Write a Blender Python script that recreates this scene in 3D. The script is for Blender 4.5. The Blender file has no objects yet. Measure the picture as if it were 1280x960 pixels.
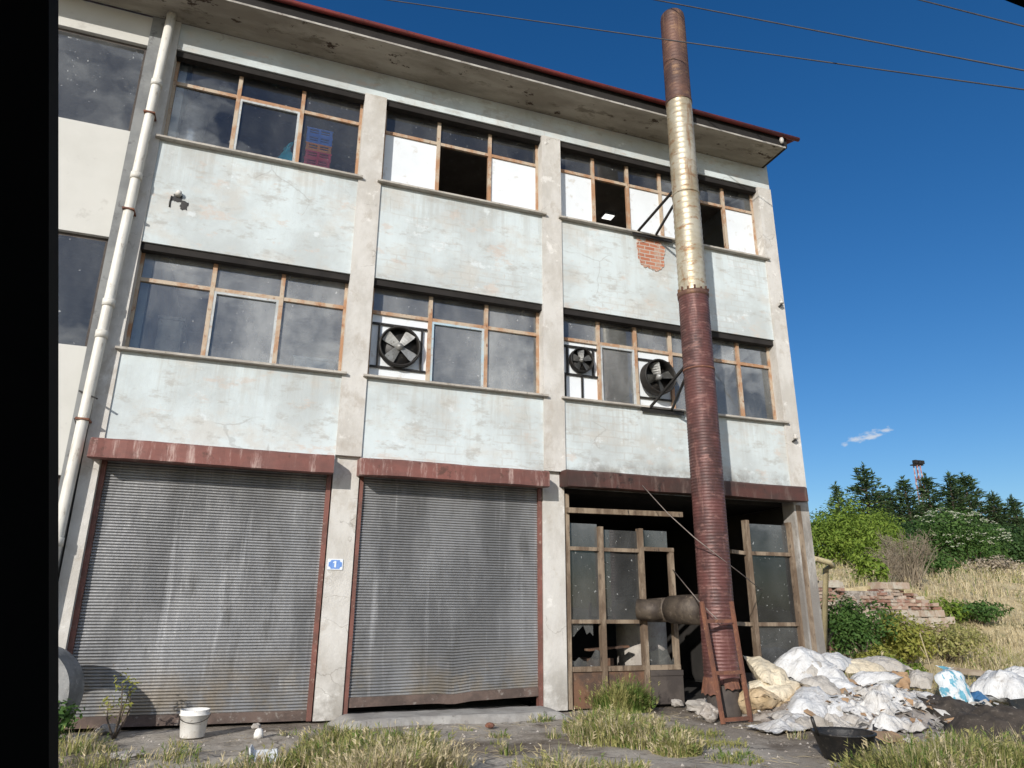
import bpy, math, random
from mathutils import Vector, Matrix, noise as mnoise
random.seed(7)
rnd = random.uniform
sc = bpy.context.scene
COL = sc.collection
R = math.radians
PI = math.pi

# ------------------------------------------------------------------ camera
CAM = Vector((1.9052, -10.0627, 1.3532))
F = 885.3
ROT = (R(107.7281), R(-0.3381), R(-19.8463))
cd = bpy.data.cameras.new('camera')
cam = bpy.data.objects.new('camera', cd)
COL.objects.link(cam)
cam.location = CAM
cam.rotation_euler = ROT
cd.sensor_width = 36.0
cd.lens = 36.0 * F / 1280.0
cd.clip_start = 0.02
cd.clip_end = 4000
sc.camera = cam
from mathutils import Euler
RM = Euler(ROT).to_matrix()


def at(px, py, Y):
    """point on the vertical plane y = Y seen at a photo pixel (used to survey real positions)"""
    d = RM @ Vector(((px - 640) / F, -(py - 480) / F, -1))
    return CAM + d * ((Y - CAM.y) / d.y)


# ------------------------------------------------------------------ world and sun
SUN_EL, SUN_ROT = 20.8, 221.0
w = bpy.data.worlds.new('World')
sc.world = w
w.use_nodes = True
nt = w.node_tree
bg = nt.nodes['Background']
sky = nt.nodes.new('ShaderNodeTexSky')
sky.sky_type = 'NISHITA'
sky.sun_disc = False
sky.sun_elevation = R(SUN_EL)
sky.sun_rotation = R(SUN_ROT)
sky.air_density = 1.0
sky.dust_density = 0.6
sky.ozone_density = 3.0
bg.inputs['Strength'].default_value = 0.11
# clouds: broken cumulus in the part of the sky behind the camera, one small wisp ahead
tc = nt.nodes.new('ShaderNodeTexCoord')


def wn(t, **k):
    n = nt.nodes.new(t)
    for a, b in k.items():
        setattr(n, a, b)
    return n


def wl(a, b):
    nt.links.new(a, b)


def wmath(op, a, b=None, clamp=False):
    n = wn('ShaderNodeMath', operation=op, use_clamp=clamp)
    for i, v in enumerate((a, b)):
        if v is None:
            continue
        if isinstance(v, (int, float)):
            n.inputs[i].default_value = v
        else:
            wl(v, n.inputs[i])
    return n.outputs[0]


sep = wn('ShaderNodeSeparateXYZ')
wl(tc.outputs['Generated'], sep.inputs[0])
mp = wn('ShaderNodeMapping')
mp.inputs['Scale'].default_value = (1.9, 1.9, 4.2)
wl(tc.outputs['Generated'], mp.inputs[0])
nz = wn('ShaderNodeTexNoise')
nz.inputs['Scale'].default_value = 2.9
nz.inputs['Detail'].default_value = 8
nz.inputs['Roughness'].default_value = 0.6
wl(mp.outputs[0], nz.inputs['Vector'])
cl = wmath('MULTIPLY', wmath('SUBTRACT', nz.outputs['Fac'], 0.51), 7.0, True)
back = wmath('MULTIPLY', wmath('SUBTRACT', -0.05, sep.outputs['Y']), 4.0, True)
cl = wmath('MULTIPLY', cl, back)
# small wisp ahead
wd = (RM @ Vector(((1085 - 640) / F, -(545 - 480) / F, -1))).normalized()
wu = Vector((0, 0, 1))
wr = wd.cross(wu).normalized()


def wdot(v):
    n = wn('ShaderNodeVectorMath', operation='DOT_PRODUCT')
    wl(tc.outputs['Generated'], n.inputs[0])
    n.inputs[1].default_value = v
    return n.outputs['Value']


nz2 = wn('ShaderNodeTexNoise')
nz2.inputs['Scale'].default_value = 42
nz2.inputs['Detail'].default_value = 5
wl(mp.outputs[0], nz2.inputs['Vector'])
du = wmath('DIVIDE', wdot(wr), 0.036)
wv = (wr.cross(wd)).normalized()
skew = wmath('SUBTRACT', wmath('SUBTRACT', wdot(wv), wd.dot(wv)), wmath('MULTIPLY', wdot(wr), 0.22))
dv = wmath('DIVIDE', skew, 0.0085)
rr = wmath('ADD', wmath('MULTIPLY', du, du), wmath('MULTIPLY', dv, dv))
wisp = wmath('MULTIPLY', wmath('SUBTRACT', wmath('MULTIPLY', nz2.outputs['Fac'], 3.2), wmath('ADD', rr, 1.0)), 1.3, True)
front = wmath('GREATER_THAN', wdot(wd), 0.9)
wisp = wmath('MULTIPLY', wmath('MULTIPLY', wisp, front), 0.75)
cl = wmath('MAXIMUM', cl, wisp)
hs = wn('ShaderNodeHueSaturation')
hs.inputs['Saturation'].default_value = 1.32
hs.inputs['Value'].default_value = 1.0
hs.inputs['Hue'].default_value = 0.507
wl(sky.outputs[0], hs.inputs['Color'])
mx = wn('ShaderNodeMix', data_type='RGBA')
wl(cl, mx.inputs[0])
wl(hs.outputs[0], mx.inputs[6])
cc = wn('ShaderNodeMix', data_type='RGBA')
wl(front, cc.inputs[0])
cc.inputs[6].default_value = (21, 21.4, 21.8, 1)
cc.inputs[7].default_value = (6.5, 6.7, 7.0, 1)
wl(cc.outputs[2], mx.inputs[7])
wl(mx.outputs[2], bg.inputs['Color'])

sd = bpy.data.lights.new('sun', 'SUN')
sd.energy = 4.6
sd.angle = R(0.5)
sd.color = (1.0, 0.955, 0.89)
so = bpy.data.objects.new('sun', sd)
COL.objects.link(so)
sdir = Vector((math.sin(R(SUN_ROT)) * math.cos(R(SUN_EL)), math.cos(R(SUN_ROT)) * math.cos(R(SUN_EL)), math.sin(R(SUN_EL))))
so.rotation_euler = sdir.to_track_quat('Z', 'Y').to_euler()
so.location = (-10, -20, 20)
sc.view_settings.view_transform = 'Standard'
sc.view_settings.look = 'None'
sc.view_settings.exposure = 0.0
sc.view_settings.gamma = 1.0


# ------------------------------------------------------------------ material kit
class NT:
    def __init__(s, name, rough=0.8, metal=0.0, spec=0.4):
        s.m = bpy.data.materials.new(name)
        s.m.use_nodes = True
        s.t = s.m.node_tree
        s.b = s.t.nodes['Principled BSDF']
        s.out = s.t.nodes['Material Output']
        s.b.inputs['Roughness'].default_value = rough
        s.b.inputs['Metallic'].default_value = metal
        s.b.inputs['Specular IOR Level'].default_value = spec
        s._tc = None

    def n(s, t, **k):
        n = s.t.nodes.new(t)
        for a, b in k.items():
            setattr(n, a, b)
        return n

    def put(s, sock, v):
        if isinstance(v, (int, float)):
            sock.default_value = v
        elif isinstance(v, (tuple, list)):
            sock.default_value = tuple(v) if len(v) == 4 or sock.type == 'VECTOR' else (*v, 1)
        else:
            s.t.links.new(v, sock)

    def co(s, scale=(1, 1, 1), loc=(0, 0, 0)):
        if s._tc is None:
            s._tc = s.n('ShaderNodeTexCoord')
        m = s.n('ShaderNodeMapping')
        m.inputs['Scale'].default_value = scale
        m.inputs['Location'].default_value = loc
        s.t.links.new(s._tc.outputs['Object'], m.inputs[0])
        return m.outputs[0]

    def xyz(s):
        n = s.n('ShaderNodeSeparateXYZ')
        s.t.links.new(s.co(), n.inputs[0])
        return n.outputs

    def noise(s, scale=3, detail=6, rough=0.6, sc3=(1, 1, 1), loc=(0, 0, 0), dist=0.0):
        n = s.n('ShaderNodeTexNoise')
        n.inputs['Scale'].default_value = scale
        n.inputs['Detail'].default_value = detail
        n.inputs['Roughness'].default_value = rough
        n.inputs['Distortion'].default_value = dist
        s.t.links.new(s.co(sc3, loc), n.inputs['Vector'])
        return n.outputs['Fac']

    def vor(s, scale=3, feature='DISTANCE_TO_EDGE', sc3=(1, 1, 1), warp=0.0):
        n = s.n('ShaderNodeTexVoronoi', feature=feature)
        n.inputs['Scale'].default_value = scale
        c = s.co(sc3)
        if warp:
            w_ = s.n('ShaderNodeTexNoise')
            w_.inputs['Scale'].default_value = 1.7
            w_.inputs['Detail'].default_value = 6
            s.t.links.new(s.co(), w_.inputs['Vector'])
            a = s.n('ShaderNodeVectorMath', operation='SCALE')
            s.t.links.new(w_.outputs['Color'], a.inputs[0])
            a.inputs['Scale'].default_value = warp
            b = s.n('ShaderNodeVectorMath', operation='ADD')
            s.t.links.new(a.outputs[0], b.inputs[0])
            s.t.links.new(c, b.inputs[1])
            c = b.outputs[0]
        s.t.links.new(c, n.inputs['Vector'])
        return n.outputs['Distance']

    def math(s, op, a, b=0.0, clamp=False):
        n = s.n('ShaderNodeMath', operation=op, use_clamp=clamp)
        s.put(n.inputs[0], a)
        s.put(n.inputs[1], b)
        return n.outputs[0]

    def band(s, v, lo, hi):
        """smooth 0..1 as v goes lo..hi"""
        n = s.n('ShaderNodeMapRange', interpolation_type='SMOOTHSTEP')
        s.put(n.inputs[0], v)
        n.inputs[1].default_value = lo
        n.inputs[2].default_value = hi
        return n.outputs[0]

    def mix(s, f, a, b):
        n = s.n('ShaderNodeMix', data_type='RGBA')
        s.put(n.inputs[0], f)
        s.put(n.inputs[6], a)
        s.put(n.inputs[7], b)
        return n.outputs[2]

    def ramp(s, f, *stops):
        n = s.n('ShaderNodeValToRGB')
        s.put(n.inputs[0], f)
        e = n.color_ramp.elements
        while len(e) < len(stops):
            e.new(0.5)
        for x, (p, c) in zip(e, stops):
            x.position = p
            x.color = (*c, 1)
        return n.outputs[0]

    def island(s):
        return s.n('ShaderNodeNewGeometry').outputs['Random Per Island']

    def bump(s, h, strength=0.3, dist=0.02):
        n = s.n('ShaderNodeBump')
        n.inputs['Strength'].default_value = strength
        n.inputs['Distance'].default_value = dist
        s.put(n.inputs['Height'], h)
        prev = s.b.inputs['Normal']
        if prev.is_linked:
            s.t.links.new(prev.links[0].from_socket, n.inputs['Normal'])
        s.t.links.new(n.outputs[0], s.b.inputs['Normal'])

    def col(s, v):
        s.put(s.b.inputs['Base Color'], v)

    def rough(s, v):
        s.put(s.b.inputs['Roughness'], v)


def worn(name, a, b, c=None, scale=3, rough=0.8, metal=0.0, bump=0.3, lo=0.4, hi=0.6, sc3=(1, 1, 1), spec=0.4):
    """general weathered surface: two tones in blotches, optional third in specks"""
    k = NT(name, rough, metal, spec)
    col = k.mix(k.band(k.noise(scale, 8, 0.65, sc3), lo, hi), a, b)
    if c:
        col = k.mix(k.band(k.noise(scale * 3.7, 8, 0.7, sc3, (3, 5, 1)), 0.56, 0.68), col, c)
    k.col(col)
    if bump:
        k.bump(k.noise(scale * 9, 6), bump, 0.01)
    return k.m


def make_plaster():
    k = NT('painted plaster', 0.9, 0, 0.2)
    X, Y, Z = k.xyz()
    base = k.mix(k.band(k.noise(0.75, 5, 0.6), 0.38, 0.62), (0.44, 0.47, 0.465), (0.55, 0.605, 0.61))
    base = k.mix(k.math('MULTIPLY', k.band(k.noise(1.1, 7, 0.66, (1, 1, 1.6), (4, 0, 2)), 0.49, 0.64), 0.55), base, (0.49, 0.46, 0.41))
    base = k.mix(k.math('MULTIPLY', k.band(k.noise(3.2, 8, 0.7, (1, 1, 2.2), (9, 2, 7)), 0.53, 0.68), 0.75), base, (0.38, 0.375, 0.35))
    base = k.mix(k.math('MULTIPLY', k.band(k.noise(2.3, 6, 0.7, (1, 1, 1.3), (1, 8, 3)), 0.6, 0.68), 0.75), base, (0.61, 0.645, 0.65))
    # faint peach patches where the paint has gone
    base = k.mix(k.math('MULTIPLY', k.band(k.noise(1.6, 7, 0.72, (1, 1, 2), (2, 3, 9)), 0.575, 0.66), 0.5), base, (0.53, 0.43, 0.36))
    # streaks running down from the sills
    st = k.noise(1, 5, 0.7, (6.5, 1, 0.35))
    for zs in (7.93, 4.63):
        d = k.math('SUBTRACT', zs, Z)
        m = k.math('MULTIPLY', k.band(d, 0.0, 0.03), k.math('SUBTRACT', 1.0, k.band(d, 0.1, 1.1)))
        m = k.math('MULTIPLY', m, k.band(st, 0.46, 0.62))
        base = k.mix(k.math('MULTIPLY', m, 0.34), base, (0.36, 0.34, 0.30))
    wm = k.math('MULTIPLY', k.band(k.noise(1, 6, 0.7, (2.2, 1, 0.22), (4, 0, 8)), 0.52, 0.68), k.band(k.noise(0.9, 4, 0.6, (1, 1, 1), (11, 0, 3)), 0.4, 0.6))
    base = k.mix(k.math('MULTIPLY', wm, 0.4), base, (0.36, 0.35, 0.325))
    # soot and damp over the shutter housings
    d = k.math('SUBTRACT', Z, 3.3)
    m = k.math('MULTIPLY', k.math('SUBTRACT', 1.0, k.band(d, 0.05, 0.5)), k.band(k.noise(2.4, 6, 0.7), 0.4, 0.6))
    base = k.mix(k.math('MULTIPLY', m, k.band(X, 5.0, 7.6)), base, (0.17, 0.155, 0.135))
    # hairline cracks in some areas
    cr = k.math('SUBTRACT', 1.0, k.band(k.vor(0.8, warp=0.3), 0.002, 0.008))
    cr = k.math('MULTIPLY', cr, k.band(k.noise(0.8, 4, 0.6, (1, 1, 1), (7, 7, 7)), 0.55, 0.62))
    base = k.mix(k.math('MULTIPLY', cr, 0.35), base, (0.25, 0.24, 0.22))
    # brick courses telegraphing through thin render
    bt = k.n('ShaderNodeTexBrick')
    bt.inputs['Scale'].default_value = 1.0
    bt.inputs['Brick Width'].default_value = 0.3
    bt.inputs['Row Height'].default_value = 0.12
    bt.inputs['Mortar Size'].default_value = 0.012
    cmb = k.n('ShaderNodeCombineXYZ')
    wob = k.math('MULTIPLY', k.noise(4, 3), 0.06)
    k.put(cmb.inputs[0], k.math('ADD', X, wob))
    k.put(cmb.inputs[1], k.math('ADD', Z, wob))
    k.t.links.new(cmb.outputs[0], bt.inputs['Vector'])
    bm = k.math('MULTIPLY', bt.outputs['Fac'], k.math('MULTIPLY', k.band(k.noise(1.3, 5, 0.6, (1, 1, 1), (5, 1, 1)), 0.47, 0.6), k.band(X, 2.6, 3.4)))
    base = k.mix(k.math('MULTIPLY', bm, 0.3), base, (0.4, 0.37, 0.33))
    k.col(base)
    k.bump(bm, -0.35, 0.01)
    k.bump(k.noise(6, 8, 0.7), 0.35, 0.03)
    k.bump(k.noise(60, 3, 0.6), 0.25, 0.004)
    return k.m


def make_pilaster():
    k = NT('bare beige render', 0.9, 0, 0.2)
    X, Y, Z = k.xyz()
    base = k.mix(k.band(k.noise(1.4, 7, 0.68, (1, 1, 0.6)), 0.38, 0.62), (0.45, 0.425, 0.385), (0.56, 0.54, 0.505))
    base = k.mix(k.math('MULTIPLY', k.band(k.noise(3.4, 8, 0.72, (1, 1, 0.7), (3, 1, 4)), 0.53, 0.66), 0.7), base, (0.40, 0.36, 0.31))
    base = k.mix(k.math('MULTIPLY', k.band(k.noise(2, 6, 0.7, (1, 1, 1), (8, 1, 4)), 0.58, 0.66), 0.6), base, (0.74, 0.72, 0.68))
    # soot on the pier beside the burnt bay
    m = k.math('MULTIPLY', k.band(X, 10.3, 10.6), k.math('SUBTRACT', 1.0, k.band(Z, 2.6, 3.7)))
    m = k.math('MULTIPLY', m, k.band(k.noise(1.8, 6, 0.7, (2, 1, 0.5), (3, 3, 3)), 0.25, 0.6))
    base = k.mix(k.math('MULTIPLY', m, 0.85), base, (0.15, 0.135, 0.12))
    # splashed dirt at the foot
    m = k.math('MULTIPLY', k.math('SUBTRACT', 1.0, k.band(Z, 0.05, 0.9)), k.band(k.noise(2.6, 6, 0.7), 0.36, 0.6))
    base = k.mix(k.math('MULTIPLY', m, 0.8), base, (0.24, 0.22, 0.19))
    cr = k.math('SUBTRACT', 1.0, k.band(k.vor(1.3, warp=0.8), 0.002, 0.009))
    cr = k.math('MULTIPLY', cr, k.band(k.noise(1.1, 4), 0.5, 0.6))
    base = k.mix(k.math('MULTIPLY', cr, 0.6), base, (0.22, 0.2, 0.17))
    k.col(base)
    k.bump(k.noise(5, 8, 0.7), 0.5, 0.03)
    k.bump(k.noise(70, 3, 0.6), 0.25, 0.004)
    return k.m


def make_soffit():
    k = NT('stained concrete soffit', 0.9, 0, 0.2)
    base = k.mix(k.band(k.noise(1.1, 6, 0.65, (0.5, 1.5, 1)), 0.38, 0.62), (0.25, 0.225, 0.185), (0.38, 0.35, 0.295))
    base = k.mix(k.math('MULTIPLY', k.band(k.noise(2.4, 8, 0.7, (0.7, 1.6, 1), (5, 2, 0)), 0.55, 0.66), 0.8), base, (0.15, 0.13, 0.10))
    base = k.mix(k.band(k.noise(3.0, 7, 0.72, (0.8, 1.4, 1), (1, 9, 0)), 0.59, 0.63), base, (0.07, 0.05, 0.038))
    k.col(base)
    k.bump(k.noise(5, 8, 0.7), 0.5, 0.03)
    return k.m


def make_redpaint(name, a, b, pale, soot):
    k = NT(name, 0.62, 0.1, 0.35)
    base = k.mix(k.band(k.noise(1.8, 7, 0.66, (0.8, 1, 1.6)), 0.38, 0.62), a, b)
    base = k.mix(k.math('MULTIPLY', k.band(k.noise(2.6, 8, 0.75, (3.0, 1, 0.5), (2, 0, 3)), 0.51, 0.68), 0.8), base, pale)
    base = k.mix(k.math('MULTIPLY', k.band(k.noise(5, 8, 0.7, (1, 1, 1), (6, 0, 3)), 0.57, 0.66), 0.85), base, soot)
    k.col(base)
    k.bump(k.noise(2.5, 5), 0.4, 0.03)
    return k.m


def make_slats():
    k = NT('galvanised shutter slats', 0.46, 0.55, 0.5)
    X, Y, Z = k.xyz()
    base = k.mix(k.band(k.noise(0.9, 5, 0.6, (1.6, 1, 0.5)), 0.35, 0.65), (0.20, 0.20, 0.20), (0.32, 0.32, 0.32))
    base = k.mix(k.math('MULTIPLY', k.band(k.noise(1.0, 6, 0.7, (5.5, 1, 0.28), (3, 0, 0)), 0.55, 0.70), 0.6), base, (0.50, 0.50, 0.50))
    base = k.mix(k.math('MULTIPLY', k.band(k.noise(1.2, 6, 0.7, (2.6, 1, 0.7), (8, 0, 2)), 0.53, 0.68), 0.6), base, (0.14, 0.137, 0.13))
    m = k.math('MULTIPLY', k.math('SUBTRACT', 1.0, k.band(Z, 0.2, 1.0)), k.band(k.noise(2, 6, 0.7), 0.42, 0.62))
    base = k.mix(k.math('MULTIPLY', m, 0.7), base, (0.27, 0.22, 0.155))
    sp = k.math('MULTIPLY', k.band(k.noise(13, 4, 0.7), 0.68, 0.72), 0.7)
    base = k.mix(sp, base, (0.16, 0.12, 0.09))
    k.col(base)
    k.rough(k.math('ADD', 0.4, k.math('MULTIPLY', k.noise(2, 5), 0.3)))
    k.bump(k.noise(1.6, 5, 0.6, (1, 1, 0.8)), 0.5, 0.06)
    return k.m


def make_flue(name, a, b, c, metal, rough, streak):
    k = NT(name, rough, metal, 0.4)
    base = k.mix(k.band(k.noise(1.5, 7, 0.7, (1.2, 1.2, 1.0)), 0.38, 0.62), a, b)
    base = k.mix(k.math('MULTIPLY', k.band(k.noise(4, 8, 0.75, (1, 1, 2.4), (3, 2, 1)), 0.52, 0.64), streak), base, c)
    base = k.mix(k.math('MULTIPLY', k.band(k.noise(2.2, 6, 0.7, (2.2, 2.2, 0.35), (1, 6, 0)), 0.55, 0.68), streak), base, c)
    k.col(base)
    k.bump(k.noise(20, 5, 0.7), 0.25, 0.01)
    return k.m


def make_glass(name, dust, tint, boost=1.0):
    k = NT(name)
    t = k.t
    tr = k.n('ShaderNodeBsdfTransparent')
    tr.inputs[0].default_value = (*tint, 1)
    gl = k.n('ShaderNodeBsdfGlossy')
    gl.inputs['Roughness'].default_value = 0.015
    gl.inputs['Color'].default_value = (0.92, 0.96, 1, 1)
    bn = k.n('ShaderNodeBump')
    bn.inputs['Strength'].default_value = 0.05
    bn.inputs['Distance'].default_value = 0.05
    k.put(bn.inputs['Height'], k.noise(1.4, 2))
    t.links.new(bn.outputs[0], gl.inputs['Normal'])
    fr = k.n('ShaderNodeFresnel')
    fr.inputs['IOR'].default_value = 1.75
    mx_ = k.n('ShaderNodeMixShader')
    k.put(mx_.inputs[0], k.math('MULTIPLY', fr.outputs[0], boost, True))
    t.links.new(tr.outputs[0], mx_.inputs[1])
    t.links.new(gl.outputs[0], mx_.inputs[2])
    df = k.n('ShaderNodeBsdfDiffuse')
    df.inputs[0].default_value = (0.55, 0.56, 0.55, 1)
    d = k.math('MULTIPLY', k.band(k.noise(0.9, 7, 0.62, (1.2, 1, 0.6), (1, 2, 3)), 0.15, 0.85), dust)
    d = k.math('MULTIPLY', d, k.math('ADD', 0.35, k.math('MULTIPLY', k.island(), 1.5)))
    d = k.math('ADD', d, k.math('MULTIPLY', k.band(k.noise(16, 4, 0.6), 0.67, 0.72), 0.45), True)
    m2 = k.n('ShaderNodeMixShader')
    k.put(m2.inputs[0], d)
    t.links.new(mx_.outputs[0], m2.inputs[1])
    t.links.new(df.outputs[0], m2.inputs[2])
    t.links.new(m2.outputs[0], k.out.inputs['Surface'])
    return k.m


def make_leaf(name, *cols, trans=0.3, rough=0.7):
    k = NT(name, rough, 0, 0.3)
    n = len(cols)
    f = k.math('ADD', k.math('MULTIPLY', k.island(), 0.75), k.math('MULTIPLY', k.noise(0.9, 3), 0.3))
    c = k.ramp(f, *[(i / max(1, n - 1), x) for i, x in enumerate(cols)])
    k.col(c)
    tl = k.n('ShaderNodeBsdfTranslucent')
    k.put(tl.inputs[0], c)
    mx_ = k.n('ShaderNodeMixShader')
    mx_.inputs[0].default_value = trans
    k.t.links.new(k.b.outputs[0], mx_.inputs[1])
    k.t.links.new(tl.outputs[0], mx_.inputs[2])
    k.t.links.new(mx_.outputs[0], k.out.inputs['Surface'])
    return k.m


def make_sack(name, a, b, dirt):
    k = NT(name, 0.6, 0, 0.3)
    base = k.mix(k.band(k.noise(3, 6, 0.6), 0.35, 0.65), a, b)
    base = k.mix(k.math('MULTIPLY', k.band(k.noise(5, 8, 0.72, (1, 1, 1), (4, 4, 4)), 0.55, 0.7), 0.65), base, dirt)
    k.col(base)
    k.bump(k.noise(5, 4, 0.55, (1, 2.6, 1), dist=0.6), 0.7, 0.06)
    k.bump(k.noise(9, 5, 0.6, (2.4, 1, 1), dist=1.0), 0.6, 0.03)
    k.bump(k.noise(22, 3, 0.5), 0.2, 0.01)
    return k.m


def make_ground():
    k = NT('ground soil and broken concrete', 0.95, 0, 0.2)
    X, Y, Z = k.xyz()
    conc = k.mix(k.band(k.noise(1.2, 8, 0.68), 0.38, 0.62), (0.30, 0.262, 0.215), (0.43, 0.385, 0.325))
    conc = k.mix(k.band(k.noise(4, 9, 0.75, (1, 1, 1), (2, 2, 2)), 0.54, 0.66), conc, (0.19, 0.165, 0.135))
    cr = k.math('SUBTRACT', 1.0, k.band(k.vor(0.6, warp=0.8), 0.003, 0.012))
    conc = k.mix(k.math('MULTIPLY', cr, 0.7), conc, (0.08, 0.075, 0.065))
    soil = k.mix(k.band(k.noise(3, 9, 0.75), 0.38, 0.62), (0.125, 0.10, 0.075), (0.25, 0.21, 0.165))
    soil = k.mix(k.band(k.noise(22, 6, 0.7), 0.6, 0.68), soil, (0.38, 0.35, 0.31))
    conc = k.mix(k.math('MULTIPLY', k.band(k.noise(30, 5, 0.7), 0.58, 0.66), 0.6), conc, (0.46, 0.42, 0.36))
    conc = k.mix(k.math('MULTIPLY', k.band(k.noise(17, 6, 0.75, (1, 1, 1), (5, 5, 5)), 0.57, 0.64), 0.6), conc, (0.15, 0.13, 0.105))
    near = k.mix(k.band(k.noise(0.55, 6, 0.66, (1, 1, 1), (7, 1, 0)), 0.48, 0.58), conc, soil)
    near = k.mix(k.band(X, 6.6, 8.4), near, soil)
    straw = k.mix(k.band(k.noise(2.2, 8, 0.7), 0.4, 0.6), (0.38, 0.30, 0.17), (0.52, 0.43, 0.26))
    straw = k.mix(k.band(k.noise(0.5, 5, 0.6), 0.56, 0.66), straw, (0.13, 0.14, 0.05))
    k.col(k.mix(k.band(X, 11.6, 13.2), near, straw))
    k.bump(k.noise(3, 8, 0.7), 0.7, 0.05)
    k.bump(k.noise(30, 6, 0.7), 0.6, 0.015)
    return k.m


def make_brick(name):
    k = NT(name, 0.9, 0, 0.2)
    X, Y, Z = k.xyz()
    bt = k.n('ShaderNodeTexBrick')
    bt.inputs['Scale'].default_value = 1.0
    bt.inputs['Brick Width'].default_value = 0.21
    bt.inputs['Row Height'].default_value = 0.075
    bt.inputs['Mortar Size'].default_value = 0.009
    bt.inputs['Color1'].default_value = (0.36, 0.13, 0.075, 1)
    bt.inputs['Color2'].default_value = (0.45, 0.21, 0.13, 1)
    bt.inputs['Mortar'].default_value = (0.42, 0.38, 0.33, 1)
    cmb = k.n('ShaderNodeCombineXYZ')
    wob = k.math('MULTIPLY', k.noise(5, 3), 0.03)
    k.put(cmb.inputs[0], k.math('ADD', X, wob))
    k.put(cmb.inputs[1], k.math('ADD', Z, wob))
    k.t.links.new(cmb.outputs[0], bt.inputs['Vector'])
    c = k.mix(k.math('MULTIPLY', k.band(k.noise(4, 8, 0.7), 0.5, 0.65), 0.7), bt.outputs['Color'], (0.42, 0.36, 0.30))
    k.col(c)
    k.bump(bt.outputs['Fac'], -0.6, 0.02)
    k.bump(k.noise(14, 7, 0.7), 0.6, 0.02)
    return k.m


MT = {}
MT['plaster'] = make_plaster()
MT['pilaster'] = make_pilaster()
MT['soffit'] = make_soffit()
MT['neighbour'] = worn('cream wall paint', (0.54, 0.53, 0.49), (0.495, 0.485, 0.445), (0.44, 0.425, 0.39), 0.7, 0.9, 0, 0.25, 0.4, 0.7)
MT['column'] = worn('grey concrete', (0.16, 0.165, 0.165), (0.23, 0.235, 0.23), (0.11, 0.11, 0.11), 1.5, 0.9, 0, 0.4)
MT['pipe'] = worn('old white plastic pipe', (0.66, 0.64, 0.58), (0.54, 0.51, 0.45), (0.36, 0.32, 0.26), 2, 0.5, 0, 0.1, 0.4, 0.65, (2, 2, 0.6))
MT['awning'] = make_redpaint('faded red oxide sheet', (0.205, 0.082, 0.066), (0.145, 0.066, 0.055), (0.46, 0.34, 0.30), (0.10, 0.05, 0.038))
MT['awning_burnt'] = make_redpaint('sooty red oxide sheet', (0.085, 0.036, 0.029), (0.055, 0.032, 0.027), (0.15, 0.105, 0.088), (0.022, 0.016, 0.014))
MT['rail'] = worn('red oxide rail paint', (0.195, 0.08, 0.062), (0.14, 0.065, 0.05), (0.30, 0.20, 0.16), 4, 0.6, 0.1)
MT['slats'] = make_slats()
MT['bottom_bar'] = worn('rusty bottom bar', (0.135, 0.095, 0.078), (0.085, 0.062, 0.052), (0.24, 0.21, 0.185), 3, 0.7, 0.2)
MT['frame'] = worn('peeling painted steel', (0.44, 0.36, 0.27), (0.36, 0.20, 0.11), (0.22, 0.09, 0.045), 4, 0.7, 0.0, 0.4, 0.42, 0.6, (1, 1, 0.7))
MT['sash'] = worn('pale sash paint', (0.46, 0.48, 0.48), (0.37, 0.38, 0.37), (0.30, 0.21, 0.15), 5, 0.6)
MT['sash_blue'] = worn('pale blue sash paint', (0.36, 0.48, 0.54), (0.42, 0.46, 0.47), (0.3, 0.2, 0.14), 5, 0.6)
MT['sill'] = worn('concrete sill', (0.44, 0.41, 0.36), (0.34, 0.31, 0.27), (0.2, 0.18, 0.15), 4, 0.9)
MT['glass'] = make_glass('dusty window glass', 0.40, (0.82, 0.86, 0.86), 1.6)
MT['glass_dark'] = make_glass('dark window glass', 0.13, (0.42, 0.44, 0.46), 1.0)
MT['glass_clear'] = make_glass('clear window glass', 0.07, (0.98, 0.99, 0.99), 1.1)
MT['glass_grimy'] = make_glass('grimy shop glass', 0.15, (0.2, 0.22, 0.22), 0.9)
MT['white_board'] = worn('white board', (0.69, 0.72, 0.74), (0.64, 0.665, 0.68), (0.55, 0.535, 0.50), 1.1, 0.5, 0, 0.08, 0.4, 0.7)
MT['black_metal'] = worn('black metal', (0.018, 0.017, 0.016), (0.03, 0.027, 0.024), (0.06, 0.045, 0.035), 6, 0.55, 0.3)
MT['blade'] = worn('grey fan blade', (0.34, 0.34, 0.33), (0.24, 0.235, 0.22), (0.15, 0.13, 0.11), 6, 0.5, 0.4)
MT['blade_dark'] = worn('oily dark fan blade', (0.12, 0.12, 0.115), (0.07, 0.068, 0.063), (0.2, 0.19, 0.18), 6, 0.4, 0.4)
MT['roof'] = worn('red roof sheet', (0.17, 0.025, 0.02), (0.12, 0.022, 0.018), (0.07, 0.02, 0.015), 2, 0.55, 0.1)
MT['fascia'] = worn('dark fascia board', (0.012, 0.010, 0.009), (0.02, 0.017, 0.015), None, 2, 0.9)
MT['drip'] = worn('pale drip edge', (0.40, 0.38, 0.34), (0.27, 0.25, 0.22), (0.15, 0.12, 0.1), 3, 0.7)
MT['flue_red'] = make_flue('red oxide flue', (0.125, 0.048, 0.042), (0.065, 0.032, 0.029), (0.25, 0.13, 0.11), 0.15, 0.5, 0.65)
MT['flue_galv'] = make_flue('rust streaked galvanised flue', (0.47, 0.43, 0.335), (0.34, 0.285, 0.19), (0.25, 0.13, 0.055), 0.4, 0.45, 0.85)
MT['flue_rust'] = make_flue('burnt rusty flue', (0.135, 0.068, 0.048), (0.075, 0.042, 0.034), (0.26, 0.15, 0.08), 0.25, 0.6, 0.6)
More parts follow.
